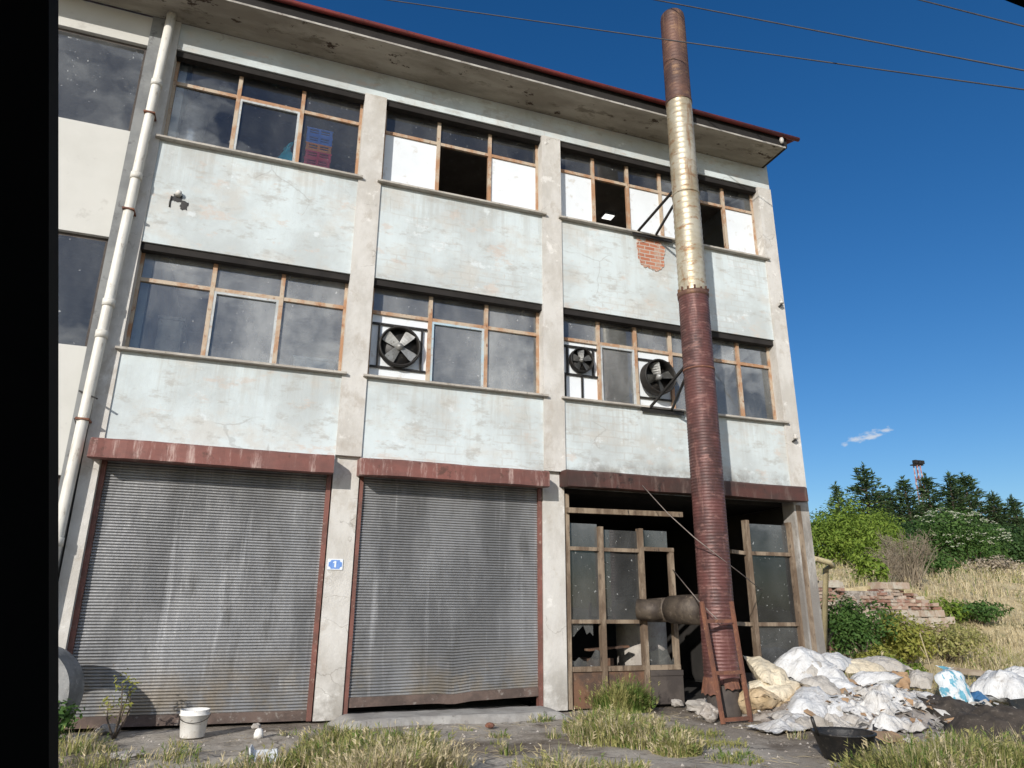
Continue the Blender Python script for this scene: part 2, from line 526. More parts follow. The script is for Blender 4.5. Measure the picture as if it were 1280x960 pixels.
MT['rust'] = worn('brown rust', (0.20, 0.085, 0.05), (0.13, 0.06, 0.042), (0.3, 0.15, 0.08), 4, 0.85, 0.1, 0.5)
MT['duct'] = worn('scorched sheet duct', (0.10, 0.078, 0.058), (0.05, 0.038, 0.03), (0.19, 0.15, 0.115), 3, 0.6, 0.3, 0.6)
MT['brick'] = make_brick('red brick')
kb = NT('weathered loose bricks', 0.95, 0, 0.2)
cb = kb.ramp(kb.island(), (0, (0.20, 0.10, 0.075)), (0.35, (0.27, 0.15, 0.11)), (0.7, (0.33, 0.22, 0.165)), (1, (0.36, 0.30, 0.24)))
cb = kb.mix(kb.math('MULTIPLY', kb.band(kb.noise(5, 8, 0.7), 0.48, 0.64), 0.6), cb, (0.40, 0.35, 0.29))
kb.col(cb)
kb.bump(kb.noise(18, 7, 0.7), 0.7, 0.02)
MT['old_brick'] = kb.m
MT['brick_pale'] = worn('pale mortared stone', (0.42, 0.38, 0.31), (0.36, 0.27, 0.205), (0.27, 0.17, 0.12), 4, 0.95, 0, 0.8)
MT['interior'] = worn('sooty interior wall', (0.34, 0.30, 0.26), (0.26, 0.23, 0.20), (0.42, 0.385, 0.35), 1.3, 0.9)
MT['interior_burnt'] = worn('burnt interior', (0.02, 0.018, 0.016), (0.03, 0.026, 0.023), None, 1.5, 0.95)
MT['old_wood'] = worn('weathered timber', (0.36, 0.30, 0.23), (0.25, 0.195, 0.14), (0.17, 0.12, 0.085), 3, 0.9, 0, 0.4, 0.4, 0.6, (0.5, 2, 2))
MT['shop_frame'] = worn('scorched timber frame', (0.27, 0.21, 0.15), (0.13, 0.09, 0.06), (0.045, 0.033, 0.026), 2.6, 0.85, 0, 0.6, 0.38, 0.58, (2, 1, 0.5))
MT['shop_panel'] = worn('scorched rusty panel', (0.16, 0.085, 0.05), (0.075, 0.05, 0.038), (0.22, 0.15, 0.10), 3, 0.85)
MT['dark_panel'] = worn('dark sooty panel', (0.055, 0.045, 0.04), (0.085, 0.07, 0.06), None, 3, 0.8)
MT['card'] = worn('brown cardboard', (0.36, 0.235, 0.135), (0.29, 0.18, 0.10), (0.22, 0.14, 0.085), 4, 0.9)
MT['sack_white'] = make_sack('white woven sack', (0.61, 0.61, 0.605), (0.50, 0.49, 0.475), (0.30, 0.265, 0.22))
MT['sack_cream'] = make_sack('cream paper sack', (0.68, 0.60, 0.45), (0.60, 0.51, 0.37), (0.42, 0.33, 0.22))
MT['sack_tan'] = make_sack('tan dusty sack', (0.46, 0.34, 0.20), (0.54, 0.42, 0.27), (0.32, 0.22, 0.13))
MT['sack_grey'] = make_sack('grey dusty sack', (0.44, 0.41, 0.37), (0.36, 0.33, 0.29), (0.25, 0.21, 0.17))
MT['sheet'] = make_sack('dirty white plastic sheet', (0.60, 0.59, 0.57), (0.42, 0.39, 0.35), (0.22, 0.19, 0.155))
MT['soil_paper'] = make_sack('muddy paper', (0.36, 0.33, 0.29), (0.25, 0.22, 0.18), (0.13, 0.11, 0.09))
kb = NT('blue printed bag', 0.5, 0, 0.4)
cb = kb.mix(kb.band(kb.noise(3, 5), 0.4, 0.6), (0.58, 0.61, 0.62), (0.50, 0.53, 0.54))
cb = kb.mix(kb.math('MULTIPLY', kb.band(kb.noise(6, 4, 0.6, (3.2, 1, 0.9), (2, 0, 1)), 0.52, 0.57), 0.9), cb, (0.05, 0.26, 0.36))
kb.col(cb)
kb.bump(kb.noise(6, 4, 0.55, dist=0.6), 0.6, 0.05)
MT['bag_blue'] = kb.m
MT['bag_navy'] = make_sack('blue plastic bag', (0.03, 0.10, 0.22), (0.05, 0.14, 0.27), (0.3, 0.38, 0.45))
MT['bucket'] = worn('white plastic bucket', (0.72, 0.70, 0.66), (0.60, 0.56, 0.50), (0.36, 0.31, 0.26), 5, 0.5, 0, 0.1, 0.45, 0.7)
MT['black_plastic'] = worn('black plastic', (0.012, 0.012, 0.012), (0.025, 0.022, 0.02), (0.08, 0.07, 0.06), 6, 0.5)
MT['soil'] = worn('dark burnt soil', (0.035, 0.028, 0.022), (0.06, 0.048, 0.038), (0.13, 0.11, 0.09), 6, 0.95, 0, 0.9)
MT['rubbish'] = worn('grey rubble and ash', (0.36, 0.32, 0.28), (0.19, 0.16, 0.135), (0.58, 0.55, 0.51), 7, 0.95, 0, 1.0)
MT['stone'] = worn('pale stone', (0.40, 0.37, 0.33), (0.31, 0.28, 0.25), (0.22, 0.19, 0.16), 6, 0.95, 0, 0.6)
MT['ring'] = worn('grey concrete ring', (0.24, 0.24, 0.235), (0.17, 0.17, 0.165), (0.33, 0.32, 0.3), 4, 0.95, 0, 0.6)
MT['gas'] = worn('yellowed pipe paint', (0.50, 0.42, 0.24), (0.42, 0.35, 0.21), (0.26, 0.18, 0.1), 4, 0.6)
MT['ground'] = make_ground()
MT['apron'] = worn('worn concrete slab', (0.34, 0.325, 0.30), (0.25, 0.235, 0.215), (0.17, 0.155, 0.14), 2.5, 0.95, 0, 0.7)
MT['red_plastic'] = worn('red plastic', (0.86, 0.05, 0.10), (0.8, 0.06, 0.10), None, 4, 0.4, 0, 0)
MT['orange_plastic'] = worn('orange plastic', (0.92, 0.34, 0.08), (0.88, 0.33, 0.08), None, 4, 0.4, 0, 0)
MT['blue_plastic'] = worn('blue plastic', (0.05, 0.24, 0.85), (0.06, 0.26, 0.88), None, 4, 0.4, 0, 0)
MT['cyan_plastic'] = worn('cyan plastic', (0.06, 0.68, 0.88), (0.08, 0.7, 0.9), (0.3, 0.6, 0.65), 6, 0.45, 0, 0)
MT['silver'] = worn('silver foil hose', (0.55, 0.55, 0.55), (0.42, 0.42, 0.42), None, 6, 0.35, 0.6)
MT['car'] = worn('black vehicle trim', (0.004, 0.004, 0.004), (0.005, 0.005, 0.005), None, 4, 0.9, 0, 0, spec=0.05)
MT['rubber'] = worn('black rubber', (0.006, 0.006, 0.006), (0.009, 0.009, 0.009), None, 6, 0.9, 0, 0, spec=0.1)
MT['rim'] = worn('steel rim', (0.4, 0.4, 0.4), (0.35, 0.35, 0.35), None, 6, 0.4, 0.8, 0)
MT['sign_blue'] = worn('sign blue enamel', (0.12, 0.24, 0.55), (0.16, 0.29, 0.6), (0.3, 0.4, 0.65), 30, 0.4, 0, 0)
MT['sign_white'] = worn('sign white enamel', (0.72, 0.76, 0.82), (0.68, 0.72, 0.78), None, 20, 0.4, 0, 0)
MT['cable'] = worn('dark cable', (0.03, 0.03, 0.035), (0.045, 0.045, 0.05), None, 5, 0.6, 0, 0)
MT['wire'] = worn('dusty grey wire', (0.24, 0.20, 0.175), (0.17, 0.14, 0.12), None, 5, 0.7, 0, 0)
MT['ceramic'] = worn('white porcelain', (0.6, 0.58, 0.54), (0.45, 0.42, 0.38), None, 9, 0.4, 0, 0)
MT['mast_red'] = worn('mast red white paint', (0.24, 0.07, 0.06), (0.34, 0.31, 0.30), None, 1.2, 0.6, 0, 0, 0.48, 0.52, (0.1, 0.1, 1))
MT['bark'] = worn('grey brown bark', (0.13, 0.10, 0.075), (0.085, 0.065, 0.05), None, 8, 0.95, 0, 0.6)
MT['dry_twig'] = make_leaf('dry twigs', (0.20, 0.16, 0.11), (0.33, 0.28, 0.21), (0.26, 0.2, 0.14), trans=0.1)
MT['conifer'] = make_leaf('conifer needles', (0.025, 0.048, 0.018), (0.042, 0.078, 0.026), (0.075, 0.115, 0.038), trans=0.2)
MT['dark_leaf'] = make_leaf('dark broad leaves', (0.018, 0.045, 0.012), (0.04, 0.085, 0.022), (0.065, 0.12, 0.03), trans=0.25)
MT['lime_leaf'] = make_leaf('bright shrub leaves', (0.09, 0.15, 0.02), (0.16, 0.24, 0.03), (0.24, 0.31, 0.05), trans=0.35)
MT['yellow_leaf'] = make_leaf('yellowing weed leaves', (0.14, 0.17, 0.03), (0.25, 0.26, 0.05), (0.36, 0.33, 0.08), trans=0.35)
MT['green_leaf'] = make_leaf('green weed leaves', (0.03, 0.075, 0.015), (0.06, 0.125, 0.025), (0.10, 0.17, 0.04), trans=0.3)
MT['blossom'] = make_leaf('cream blossom', (0.42, 0.44, 0.30), (0.55, 0.55, 0.42), (0.36, 0.40, 0.22), trans=0.25)
MT['grass_dry'] = make_leaf('dry straw blades', (0.40, 0.32, 0.18), (0.55, 0.46, 0.28), (0.68, 0.60, 0.41), trans=0.3)
MT['grass_mid'] = make_leaf('yellow green blades', (0.17, 0.19, 0.05), (0.30, 0.29, 0.10), (0.42, 0.37, 0.16), trans=0.3)
MT['grass_green'] = make_leaf('green blades', (0.07, 0.13, 0.02), (0.12, 0.19, 0.035), (0.20, 0.25, 0.07), trans=0.3)
kl = NT('lit lamp')
kl.b.inputs['Emission Color'].default_value = (1, 0.97, 0.9, 1)
kl.b.inputs['Emission Strength'].default_value = 1.6
MT['lamp'] = kl.m


# ------------------------------------------------------------------ mesh kit
class MB:
    def __init__(s):
        s.v, s.f, s.mi, s.sm = [], [], [], []

    def add(s, vs, fs, mi=0, smooth=False):
        o = len(s.v)
        s.v += [tuple(p) for p in vs]
        s.f += [tuple(i + o for i in f) for f in fs]
        s.mi += [mi] * len(fs)
        s.sm += [smooth] * len(fs)
        return s

    def box(s, x0, x1, y0, y1, z0, z1, mi=0):
        vs = [(x0, y0, z0), (x1, y0, z0), (x1, y1, z0), (x0, y1, z0), (x0, y0, z1), (x1, y0, z1), (x1, y1, z1), (x0, y1, z1)]
        return s.add(vs, [(0, 3, 2, 1), (4, 5, 6, 7), (0, 1, 5, 4), (1, 2, 6, 5), (2, 3, 7, 6), (3, 0, 4, 7)], mi)

    def bar(s, a, b, wx, wy=None, mi=0):
        """rectangular bar from a to b"""
        a, b = Vector(a), Vector(b)
        wy = wy or wx
        d = (b - a).normalized()
        u = d.cross(Vector((0, 0, 1)))
        if u.length < 1e-3:
            u = Vector((1, 0, 0))
        u.normalize()
        v = d.cross(u)
        vs = []
        for p in (a, b):
            for i, j in ((-1, -1), (1, -1), (1, 1), (-1, 1)):
                vs.append(p + u * (wx / 2 * i) + v * (wy / 2 * j))
        return s.add(vs, [(0, 1, 2, 3), (7, 6, 5, 4), (0, 4, 5, 1), (1, 5, 6, 2), (2, 6, 7, 3), (3, 7, 4, 0)], mi)

    def tube(s, pts, r, n=10, mi=0, cap=True):
        pts = [Vector(p) for p in pts]
        rs = r if isinstance(r, (list, tuple)) else [r] * len(pts)
        vs, fs = [], []
        pu = None
        for i, p in enumerate(pts):
            d = (pts[min(i + 1, len(pts) - 1)] - pts[max(i - 1, 0)]).normalized()
            u = pu - d * pu.dot(d) if pu is not None else d.cross(Vector((0.13, 0.21, 1)))
            if u.length < 1e-4:
                u = d.cross(Vector((1, 0.3, 0)))
            u.normalize()
            pu = u
            v = d.cross(u)
            for k in range(n):
                a = 2 * PI * k / n
                vs.append(p + (u * math.cos(a) + v * math.sin(a)) * rs[i])
        for i in range(len(pts) - 1):
            for k in range(n):
                k2 = (k + 1) % n
                fs.append((i * n + k, i * n + k2, (i + 1) * n + k2, (i + 1) * n + k))
        if cap:
            fs.append(tuple(range(n - 1, -1, -1)))
            fs.append(tuple((len(pts) - 1) * n + k for k in range(n)))
        return s.add(vs, fs, mi, True)

    def lathe(s, prof, c, axis='z', n=40, mi=0, close=False, lean=(0, 0)):
        """prof: list of (radius, height)"""
        vs, fs = [], []
        for r, h in prof:
            for k in range(n):
                a = 2 * PI * k / n
                x, y = r * math.cos(a), r * math.sin(a)
                if axis == 'z':
                    vs.append((c[0] + x + lean[0] * h, c[1] + y + lean[1] * h, c[2] + h))
                elif axis == 'y':
                    vs.append((c[0] + x, c[1] + h, c[2] - y))
                else:
                    vs.append((c[0] + h, c[1] + x, c[2] + y))
        m = len(prof)
        for i in range(m if close else m - 1):
            j = (i + 1) % m
            for k in range(n):
                k2 = (k + 1) % n
                fs.append((i * n + k, i * n + k2, j * n + k2, j * n + k))
        return s.add(vs, fs, mi, True)

    def grid(s, fn, nu, nv, mi=0, smooth=True):
        vs = [fn(i / nu, j / nv) for j in range(nv + 1) for i in range(nu + 1)]
        fs = [(j * (nu + 1) + i, j * (nu + 1) + i + 1, (j + 1) * (nu + 1) + i + 1, (j + 1) * (nu + 1) + i) for j in range(nv) for i in range(nu)]
        return s.add(vs, fs, mi, smooth)

    def build(s, name, mats, parent=None, loc=None):
        if not isinstance(mats, (list, tuple)):
            mats = [mats]
        o0 = Vector(loc) if loc is not None else (world_loc(parent) if parent else Vector((0, 0, 0)))
        me = bpy.data.meshes.new(name)
        me.from_pydata([tuple(Vector(p) - o0) for p in s.v], [], s.f)
        for m in mats:
            me.materials.append(MT[m] if isinstance(m, str) else m)
        me.polygons.foreach_set('material_index', s.mi)
        me.polygons.foreach_set('use_smooth', s.sm)
        me.update()
        o = bpy.data.objects.new(name, me)
        COL.objects.link(o)
        if parent:
            o.parent = parent
            o.location = o0 - world_loc(parent)
        else:
            o.location = o0
        return o


def world_loc(o):
    p = Vector((0, 0, 0))
    while o is not None:
        p += o.location
        o = o.parent
    return p


def tag(o, label=None, cat=None, group=None, kind=None):
    if label:
        o['label'] = label
    if cat:
        o['category'] = cat
    if group:
        o['group'] = group
    if kind:
        o['kind'] = kind
    return o


def thing(name, loc, label, cat, group=None):
    o = bpy.data.objects.new(name, None)
    COL.objects.link(o)
    o.location = loc
    o.empty_display_size = 0.2
    return tag(o, label, cat, group)


def copy_thing(o, loc, rot=0, scl=1.0, label=None):
    c = o.copy()
    COL.objects.link(c)
    c.location = loc
    c.rotation_euler = (0, 0, rot)
    c.scale = (scl, scl, scl) if isinstance(scl, (int, float)) else scl
    if label:
        c['label'] = label
    for ch in list(o.children):
        k = ch.copy()
        COL.objects.link(k)
        k.parent = c
    return c


def fbm(x, y=0, z=0, o=4):
    return mnoise.fractal(Vector((x, y, z)), 1.0, 2.0, o)


# ------------------------------------------------------------------ terrain
def lerp_prof(pr, t):
    if t <= pr[0][0]:
        return pr[0][1]
    for (a, ha), (b, hb) in zip(pr, pr[1:]):
        if t <= b:
            u = (t - a) / (b - a)
            return ha + (hb - ha) * u
    return pr[-1][1]


def sst(a, b, x):
    t = min(1, max(0, (x - a) / (b - a)))
    return t * t * (3 - 2 * t)


PA = [(-1.2, 0), (0, 0.12), (1, 0.3), (2.3, 0.62), (2.62, 0.66), (2.7, 1.86), (5, 2.1), (9, 2.7), (14, 3.25), (25, 4.6), (40, 5.3), (120, 6), (900, 6)]
PB = [(-0.8, 0), (0.6, 0.05), (1.6, 0.3), (3.0, 0.95), (5, 1.75), (7, 2.3), (9, 2.7), (14, 3.25), (25, 4.6), (40, 5.3), (120, 6), (900, 6)]


def H(x, y):
    bx = sst(11.15, 12.4, x)
    if bx <= 0:
        g = 0.0
    else:
        mAB = sst(15.4, 17.2, x)
        g = bx * (lerp_prof(PA, y) * (1 - mAB) + lerp_prof(PB, y) * mAB)
    bump = 0.035 * fbm(x * 0.9, y * 0.9, 3.1) + 0.012 * fbm(x * 4, y * 4, 1.7)
    if -8 < x < 11.3 and y > -0.25:
        bump = min(bump, -0.0)
        return -0.03
    if x > 11.3:
        bump *= 1 + 2.0 * min(1, max(0, y / 4))
    if y < 0.2 and x < 11.2:
        # keep doors clear
        bump *= sst(-0.15, -1.2, y) if False else min(1, max(0.15, -y / 1.2))
    return g + bump - 0.012


def axis_pts(marks):
    out = []
    for a, b, st in marks:
        n = max(1, int(round((b - a) / st)))
        out += [a + (b - a) * i / n for i in range(n)]
    out.append(marks[-1][1])
    return out


gx = axis_pts([(-900, -60, 120), (-60, -12, 8), (-12, -2, 1.0), (-2, 11, 0.16), (11, 20, 0.16), (20, 40, 0.8), (40, 90, 4), (90, 1200, 130)])
gy = axis_pts([(-600, -40, 100), (-40, -8, 4), (-8, -4.6, 0.4), (-4.6, 2.6, 0.16), (2.6, 2.72, 0.04), (2.72, 9, 0.25), (9, 30, 1.0), (30, 60, 5), (60, 1200, 140)])
g = MB()
nx = len(gx)
g.add([(x, y, H(x, y)) for y in gy for x in gx],
      [(j * nx + i, j * nx + i + 1, (j + 1) * nx + i + 1, (j + 1) * nx + i) for j in range(len(gy) - 1) for i in range(nx - 1)], 0, True)
tag(g.build('ground', 'ground'), kind='structure')

ap = MB()


def slab(u, v):
    x = 3.05 + 3.2 * u
    y = -0.62 - 0.1 * fbm(x * 1.3, 2.2) + (0.66 + 0.1 * fbm(x * 1.3, 2.2)) * v
    e = min(1, v * 9, u * 14, (1 - u) * 14)
    return (x, y, -0.03 + 0.105 * e + 0.012 * fbm(x * 3, y * 3) * e)


ap.grid(slab, 60, 18)
tag(ap.build('pavement', 'apron'), kind='structure')

# ------------------------------------------------------------------ the factory building
B1, B2, B3 = (0.0, 2.88), (3.24, 6.05), (6.41, 10.76)
R2 = (7.94, 9.56)      # top storey opening, sill to head
R1 = (4.64, 6.24)      # middle storey opening
XE = 11.08
bld = thing('factory_building', (0, 0, 0), 'three storey factory with peeling plaster, two closed roller shutters and one burnt bay', 'factory')

wl_ = MB()
T = 0.28
for a, b in (B1, B2, B3):
    wl_.box(a, b, 0, T, R1[1], R2[0] - 0.036)
    wl_.box(a, b, 0, T, 3.22, R1[0] - 0.036)
wl_.box(0.002, XE, 0.0, T, R2[1], 10.05)
# rear, sides
wl_.box(XE - 0.25, XE - 0.004, T + 0.002, 9, 0, 10.05)
wl_.box(-0.06, 0.14, T + 0.05, 9, 0, 10.05)
wl_.build('wall', 'plaster', bld)

pm = MB()
for a, b in ((-0.2, 0.0), (2.88, 3.24), (6.05, 6.41), (10.76, XE)):
    pm = MB()
    z0 = 3.42 if a < 6.2 and a > 0 else 3.2
    pm.box(a, b, -0.03, T - 0.004, z0, R2[1] - 0.002)
    if a < 0:
        pm = MB()
        pm.box(a, b, -0.02, T - 0.004, 0, 10.05)
    pm.build('pilaster', 'pilaster', bld)
    if a > 0:
        pm = MB()
        pm.box(a, b, 0.05 if a < 10 else -0.02, T - 0.006, 0, z0 - 0.003)
        pm.build('pilaster', 'pilaster', bld)

im = MB()
im.box(0.15, XE - 0.26, 8.6, 8.8, 0, 10)
for z0, z1 in ((3.24, 3.44), (6.75, 6.95), (9.78, 9.98)):
    im.box(0.15, XE - 0.26, T + 0.01, 8.6, z0, z1)
im.box(0.15, 6.0, T + 0.3, 8.55, -0.02, 0.02)
im.build('interior_room', 'interior', bld)
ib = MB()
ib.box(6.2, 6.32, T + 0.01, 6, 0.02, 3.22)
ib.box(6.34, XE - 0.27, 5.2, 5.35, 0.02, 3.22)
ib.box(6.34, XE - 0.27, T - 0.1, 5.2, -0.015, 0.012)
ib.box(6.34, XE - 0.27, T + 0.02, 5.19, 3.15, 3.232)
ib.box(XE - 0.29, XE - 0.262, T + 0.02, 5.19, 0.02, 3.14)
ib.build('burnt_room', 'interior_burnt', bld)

sf = MB()
sf.box(-8, 10.93, -0.71, -0.002, 10.055, 10.16)
sf.build('soffit', 'soffit', bld)
dr = MB()
dr.box(-8, 10.95, -0.722, -0.712, 10.045, 10.078)
dr.build('drip_edge', 'drip', bld)
fs_ = MB()
fs_.box(-8, 10.99, -0.718, -0.712, 10.08, 10.29)
fs_.box(10.932, 10.99, -0.711, 1.5, 10.06, 10.29)
fs_.build('fascia', 'fascia', bld)
rf = MB()
xs = [-8 + 0.05 * i for i in range(int(19.24 / 0.05) + 1)]
for k in range(len(xs) - 1):
    pass


def roof(u, v):
    x = -8 + 19.24 * u
    y = -0.78 + 6.3 * v
    return (x, y, 10.315 + 0.30 * (y + 0.78) + 0.018 * math.sin(x * 2 * PI / 0.24) + 0.012 * fbm(x * 0.8, y))


def roof_under(u, v):
    p = roof(1 - u, v)
    return (p[0], p[1] + 0.001, p[2] - 0.012)


rf.grid(roof, 640, 4)
rf.grid(roof_under, 640, 2)
rf.tube([(-8, -0.78, 10.275), (1, -0.78, 10.27), (5, -0.785, 10.285), (11.24, -0.78, 10.275)], 0.042, 12)
rf.build('roof', 'roof', bld)
gb = MB()
gb.add([(XE, 0.0, 10.05), (XE, 5.2, 10.05), (XE, 5.2, 12.0), (XE, 0.0, 10.4), (XE - 0.2, 0.0, 10.05), (XE - 0.2, 5.2, 10.05), (XE - 0.2, 5.2, 12.0), (XE - 0.2, 0.0, 10.4)],
       [(0, 1, 2, 3), (7, 6, 5, 4), (0, 3, 7, 4), (3, 2, 6, 7), (0, 4, 5, 1), (1, 5, 6, 2)])
gb.build('gable_wall', 'plaster', bld)


# --- windows
def window(bay, row, cols, ztr, lower, glassmat, parent, upper=None):
    a, b = bay
    z0, z1 = row
    fy0, fy1 = 0.165, 0.215
    f = MB()
    fw = 0.045
    f.box(a, b, fy0, fy1, z1 - fw, z1 - 0.001)
    f.box(a, b, fy0, fy1, z0, z0 + fw)
    f.box(a + 0.001, a + fw, fy0 + 0.001, fy1 - 0.001, z0 + fw, z1 - fw)
    f.box(b - fw, b - 0.001, fy0 + 0.001, fy1 - 0.001, z0 + fw, z1 - fw)
    xs_ = [a] + cols + [b]
    for c in cols:
        f.box(c - 0.03, c + 0.03, fy0 - 0.012, fy1, z0 + fw - 0.002, z1 - fw + 0.002)
    f.box(a + fw, b - fw, fy0 - 0.004, fy1 - 0.002, ztr - 0.028, ztr + 0.028)
    win = f.build('window', 'frame', parent)
    si = MB()
    si.box(a - 0.06, b + 0.06, -0.095, 0.2, z0 - 0.034, z0 - 0.003)
    si.build('sill', 'sill', win)
    gl = MB()
    boards = []
    sh = MB()
    shm = 'sash'
    for i in range(len(xs_) - 1):
        l = xs_[i] + (fw if i == 0 else 0.03)
        r = xs_[i + 1] - (fw if i == len(xs_) - 2 else 0.03)
        tl = rnd(-0.004, 0.004)
        def sheet(m, zb, zt, y):
            m.add([(l, y + tl, zb), (r, y - tl, zb), (r, y - tl * 0.4 + rnd(-0.003, 0.003), zt), (l, y + tl * 1.4, zt)], [(0, 1, 2, 3)])
        sheet(gl, ztr + 0.028, z1 - fw, 0.195)
        k = lower[i]
        if k in ('g', 's', 'b'):
            sheet(gl, z0 + fw, ztr - 0.028, 0.197)
        if k in ('s', 'b'):
            if k == 'b':
                shm = 'sash_blue'
            for q in ((l, l + 0.035, z0 + fw, ztr - 0.03), (r - 0.035, r, z0 + fw, ztr - 0.03)):
                sh.box(q[0], q[1], 0.158, 0.192, q[2], q[3])
            sh.box(l + 0.035, r - 0.035, 0.159, 0.191, ztr - 0.065, ztr - 0.03)
            sh.box(l + 0.035, r - 0.035, 0.159, 0.191, z0 + fw, z0 + fw + 0.035)
        if k == 'w':
            wb = MB()
            wb.box(l, r, 0.188, 0.2, z0 + fw, ztr - 0.028)
            boards.append(wb)
        if k == 'f':
            wb = MB()
            wb.box(l, r, 0.198, 0.21, z0 + fw, ztr - 0.028)
            boards.append(wb)
    gl.build('pane', glassmat, win)
    for wb in boards:
        wb.build('board', 'white_board', win)
    lt = MB()  # near-black strip added under the opening head to stand for the recess shade
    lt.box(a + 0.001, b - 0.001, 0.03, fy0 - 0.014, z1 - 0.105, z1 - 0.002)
    lt.build('head_shade_strip', 'fascia', win)
    if sh.f:
        sh.build('sash', shm, win)
    return win


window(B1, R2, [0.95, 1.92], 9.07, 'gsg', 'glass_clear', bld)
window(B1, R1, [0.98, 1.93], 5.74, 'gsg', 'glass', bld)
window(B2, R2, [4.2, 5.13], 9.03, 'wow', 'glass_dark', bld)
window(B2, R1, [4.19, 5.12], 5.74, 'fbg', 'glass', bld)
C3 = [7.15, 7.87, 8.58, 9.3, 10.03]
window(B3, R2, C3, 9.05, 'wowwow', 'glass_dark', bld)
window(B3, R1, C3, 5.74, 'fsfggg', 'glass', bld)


# --- shutters
def shutter(a, b, z0, z1, y, bar_pts, dent):
    pitch = 0.0365
    n = int((z1 - z0) / pitch)
    prof = [(0.008, 0.0), (-0.008, 0.06), (-0.015, 0.3), (-0.014, 0.6), (-0.006, 0.85), (0.008, 0.94)]
    nxs = 40
    m = MB()
    vs, fs = [], []
    rows = []
    for k in range(n):
        for dy, q in prof:
            rows.append((z0 + (k + q) * pitch, dy))
    rows.append((z0 + n * pitch, 0))
    for z, dy in rows:
        for i in range(nxs + 1):
            u = i / nxs
            x = a + (b - a) * u
            d = dent(x, z)
            sag = bar_sag(bar_pts, x) * max(0, 1 - (z - z0) / 0.9)
            vs.append((x, y + dy + 0.006 * fbm(x * 1.2, z * 1.2, a) + d, z + sag + 0.003 * fbm(x * 1.5, z * 3, 2)))
    w_ = nxs + 1
    for j in range(len(rows) - 1):
        for i in range(nxs):
            fs.append((j * w_ + i, j * w_ + i + 1, (j + 1) * w_ + i + 1, (j + 1) * w_ + i))
    m.add(vs, fs, 0, False)
    o = m.build('roller_shutter', 'slats', bld)
    bb = MB()
    nb = 24
    vs, fs = [], []
    for i in range(nb + 1):
        x = a + (b - a) * i / nb
        s_ = bar_sag(bar_pts, x)
        for yy, zz in ((-0.028, 0.0), (-0.03, -0.12), (0.03, -0.12), (0.028, 0.0)):
            vs.append((x, y + yy + 0.012 * fbm(x * 2, 4.4), z0 + s_ + zz + 0.004))
    for i in range(nb):
        for k in range(4):
            k2 = (k + 1) % 4
            fs.append((i * 4 + k, (i + 1) * 4 + k, (i + 1) * 4 + k2, i * 4 + k2))
    bb.add(vs, fs)
    bb.build('bottom_bar', 'bottom_bar', o)
    gr = MB()
    gr.box(a - 0.012, a + 0.05, y - 0.055, y + 0.05, 0.0, z1 + 0.02)
    gr.build('guide_rail', 'rail', o)
    gr = MB()
    gr.box(b - 0.05, b + 0.012, y - 0.055, y + 0.05, 0.0, z1 + 0.02)
    gr.build('guide_rail', 'rail', o)
    return o


def bar_sag(pts, x):
    return lerp_prof(pts, x)


shutter(0.01, 2.85, 0.14, 3.2, 0.13, [(0, 0.0), (2.9, -0.02)],
        lambda x, z: 0.03 * math.exp(-((x - 2.42) ** 2 + (z - 0.5) ** 2) / 0.02) + 0.015 * math.exp(-((x - 1.0) ** 2 + (z - 1.4) ** 2) / 0.05))
shutter(3.26, 6.03, 0.30, 3.2, 0.13, [(3.2, -0.05), (4.5, -0.035), (4.72, -0.055), (5.0, -0.02), (6.1, 0.015)],
        lambda x, z: 0.02 * math.exp(-((x - 4.7) ** 2 + (z - 0.35) ** 2) / 0.03))


def housing(a, b, mat, zt, zb, label=None):
    m = MB()
    n = 36
    vs, fs = [], []
    for i in range(n + 1):
        x = a + (b - a) * i / n
        j = 0.012 * fbm(x * 1.3, a) + 0.006 * fbm(x * 5, a)
        k = 0.012 * fbm(x * 1.1, a + 5)
        for yy, zz in ((0.1, zt), (-0.235 + j, zt - 0.015 + k), (-0.28 + j, zt - 0.045 + k), (-0.285 + j * 1.5, zb + k * 1.2), (-0.23 + j, zb - 0.008 + k), (0.1, zb + 0.03)):
            vs.append((x, yy, zz))
    for i in range(n):
        for q in range(5):
            fs.append((i * 6 + q, i * 6 + q + 1, (i + 1) * 6 + q + 1, (i + 1) * 6 + q))
        fs.append((i * 6 + 5, i * 6, (i + 1) * 6, (i + 1) * 6 + 5))
    fs.append(tuple(range(5, -1, -1)))
    fs.append(tuple(n * 6 + q for q in range(6)))
    m.add(vs, fs)
    # lap joints
    o = m.build('shutter_housing', mat, bld)
    if label:
        o['label'] = label
    return o


housing(-0.1, 2.85, 'awning', 3.385, 3.12)
housing(3.2, 6.03, 'awning', 3.385, 3.13)
housing(6.33, 10.85, 'awning_burnt', 3.44, 3.17, 'soot blackened red shutter housing over the burnt bay')

# --- burnt shop front
sfm = MB()
SY0, SY1 = 0.12, 0.2
for x in (6.47, 7.05, 7.76):
    sfm.box(x - 0.038, x + 0.038, SY0 - 0.03, SY1, 0.0 if x > 6.5 else 0.0, 2.62 if x > 6.5 else 3.1)
sfm.box(8.28, 8.36, SY0, SY1, 0.5, 2.27)
for z in (2.27, 1.2):
    sfm.box(6.51, 7.011, SY0 - 0.015, SY1 - 0.01, z - 0.028, z + 0.028)
    sfm.box(7.089, 7.721, SY0 - 0.015, SY1 - 0.01, z - 0.028, z + 0.028)
sfm.box(7.799, 8.36, SY0 - 0.013, SY1 - 0.012, 2.272, 2.335)
for xa, xb in ((6.51, 7.011), (7.089, 7.721), (7.799, 8.36)):
    sfm.box(xa, xb, SY0 - 0.01, SY1 - 0.015, 0.5, 0.57)
sh_o = sfm.build('shop_front', 'shop_frame', bld)
kp = MB()
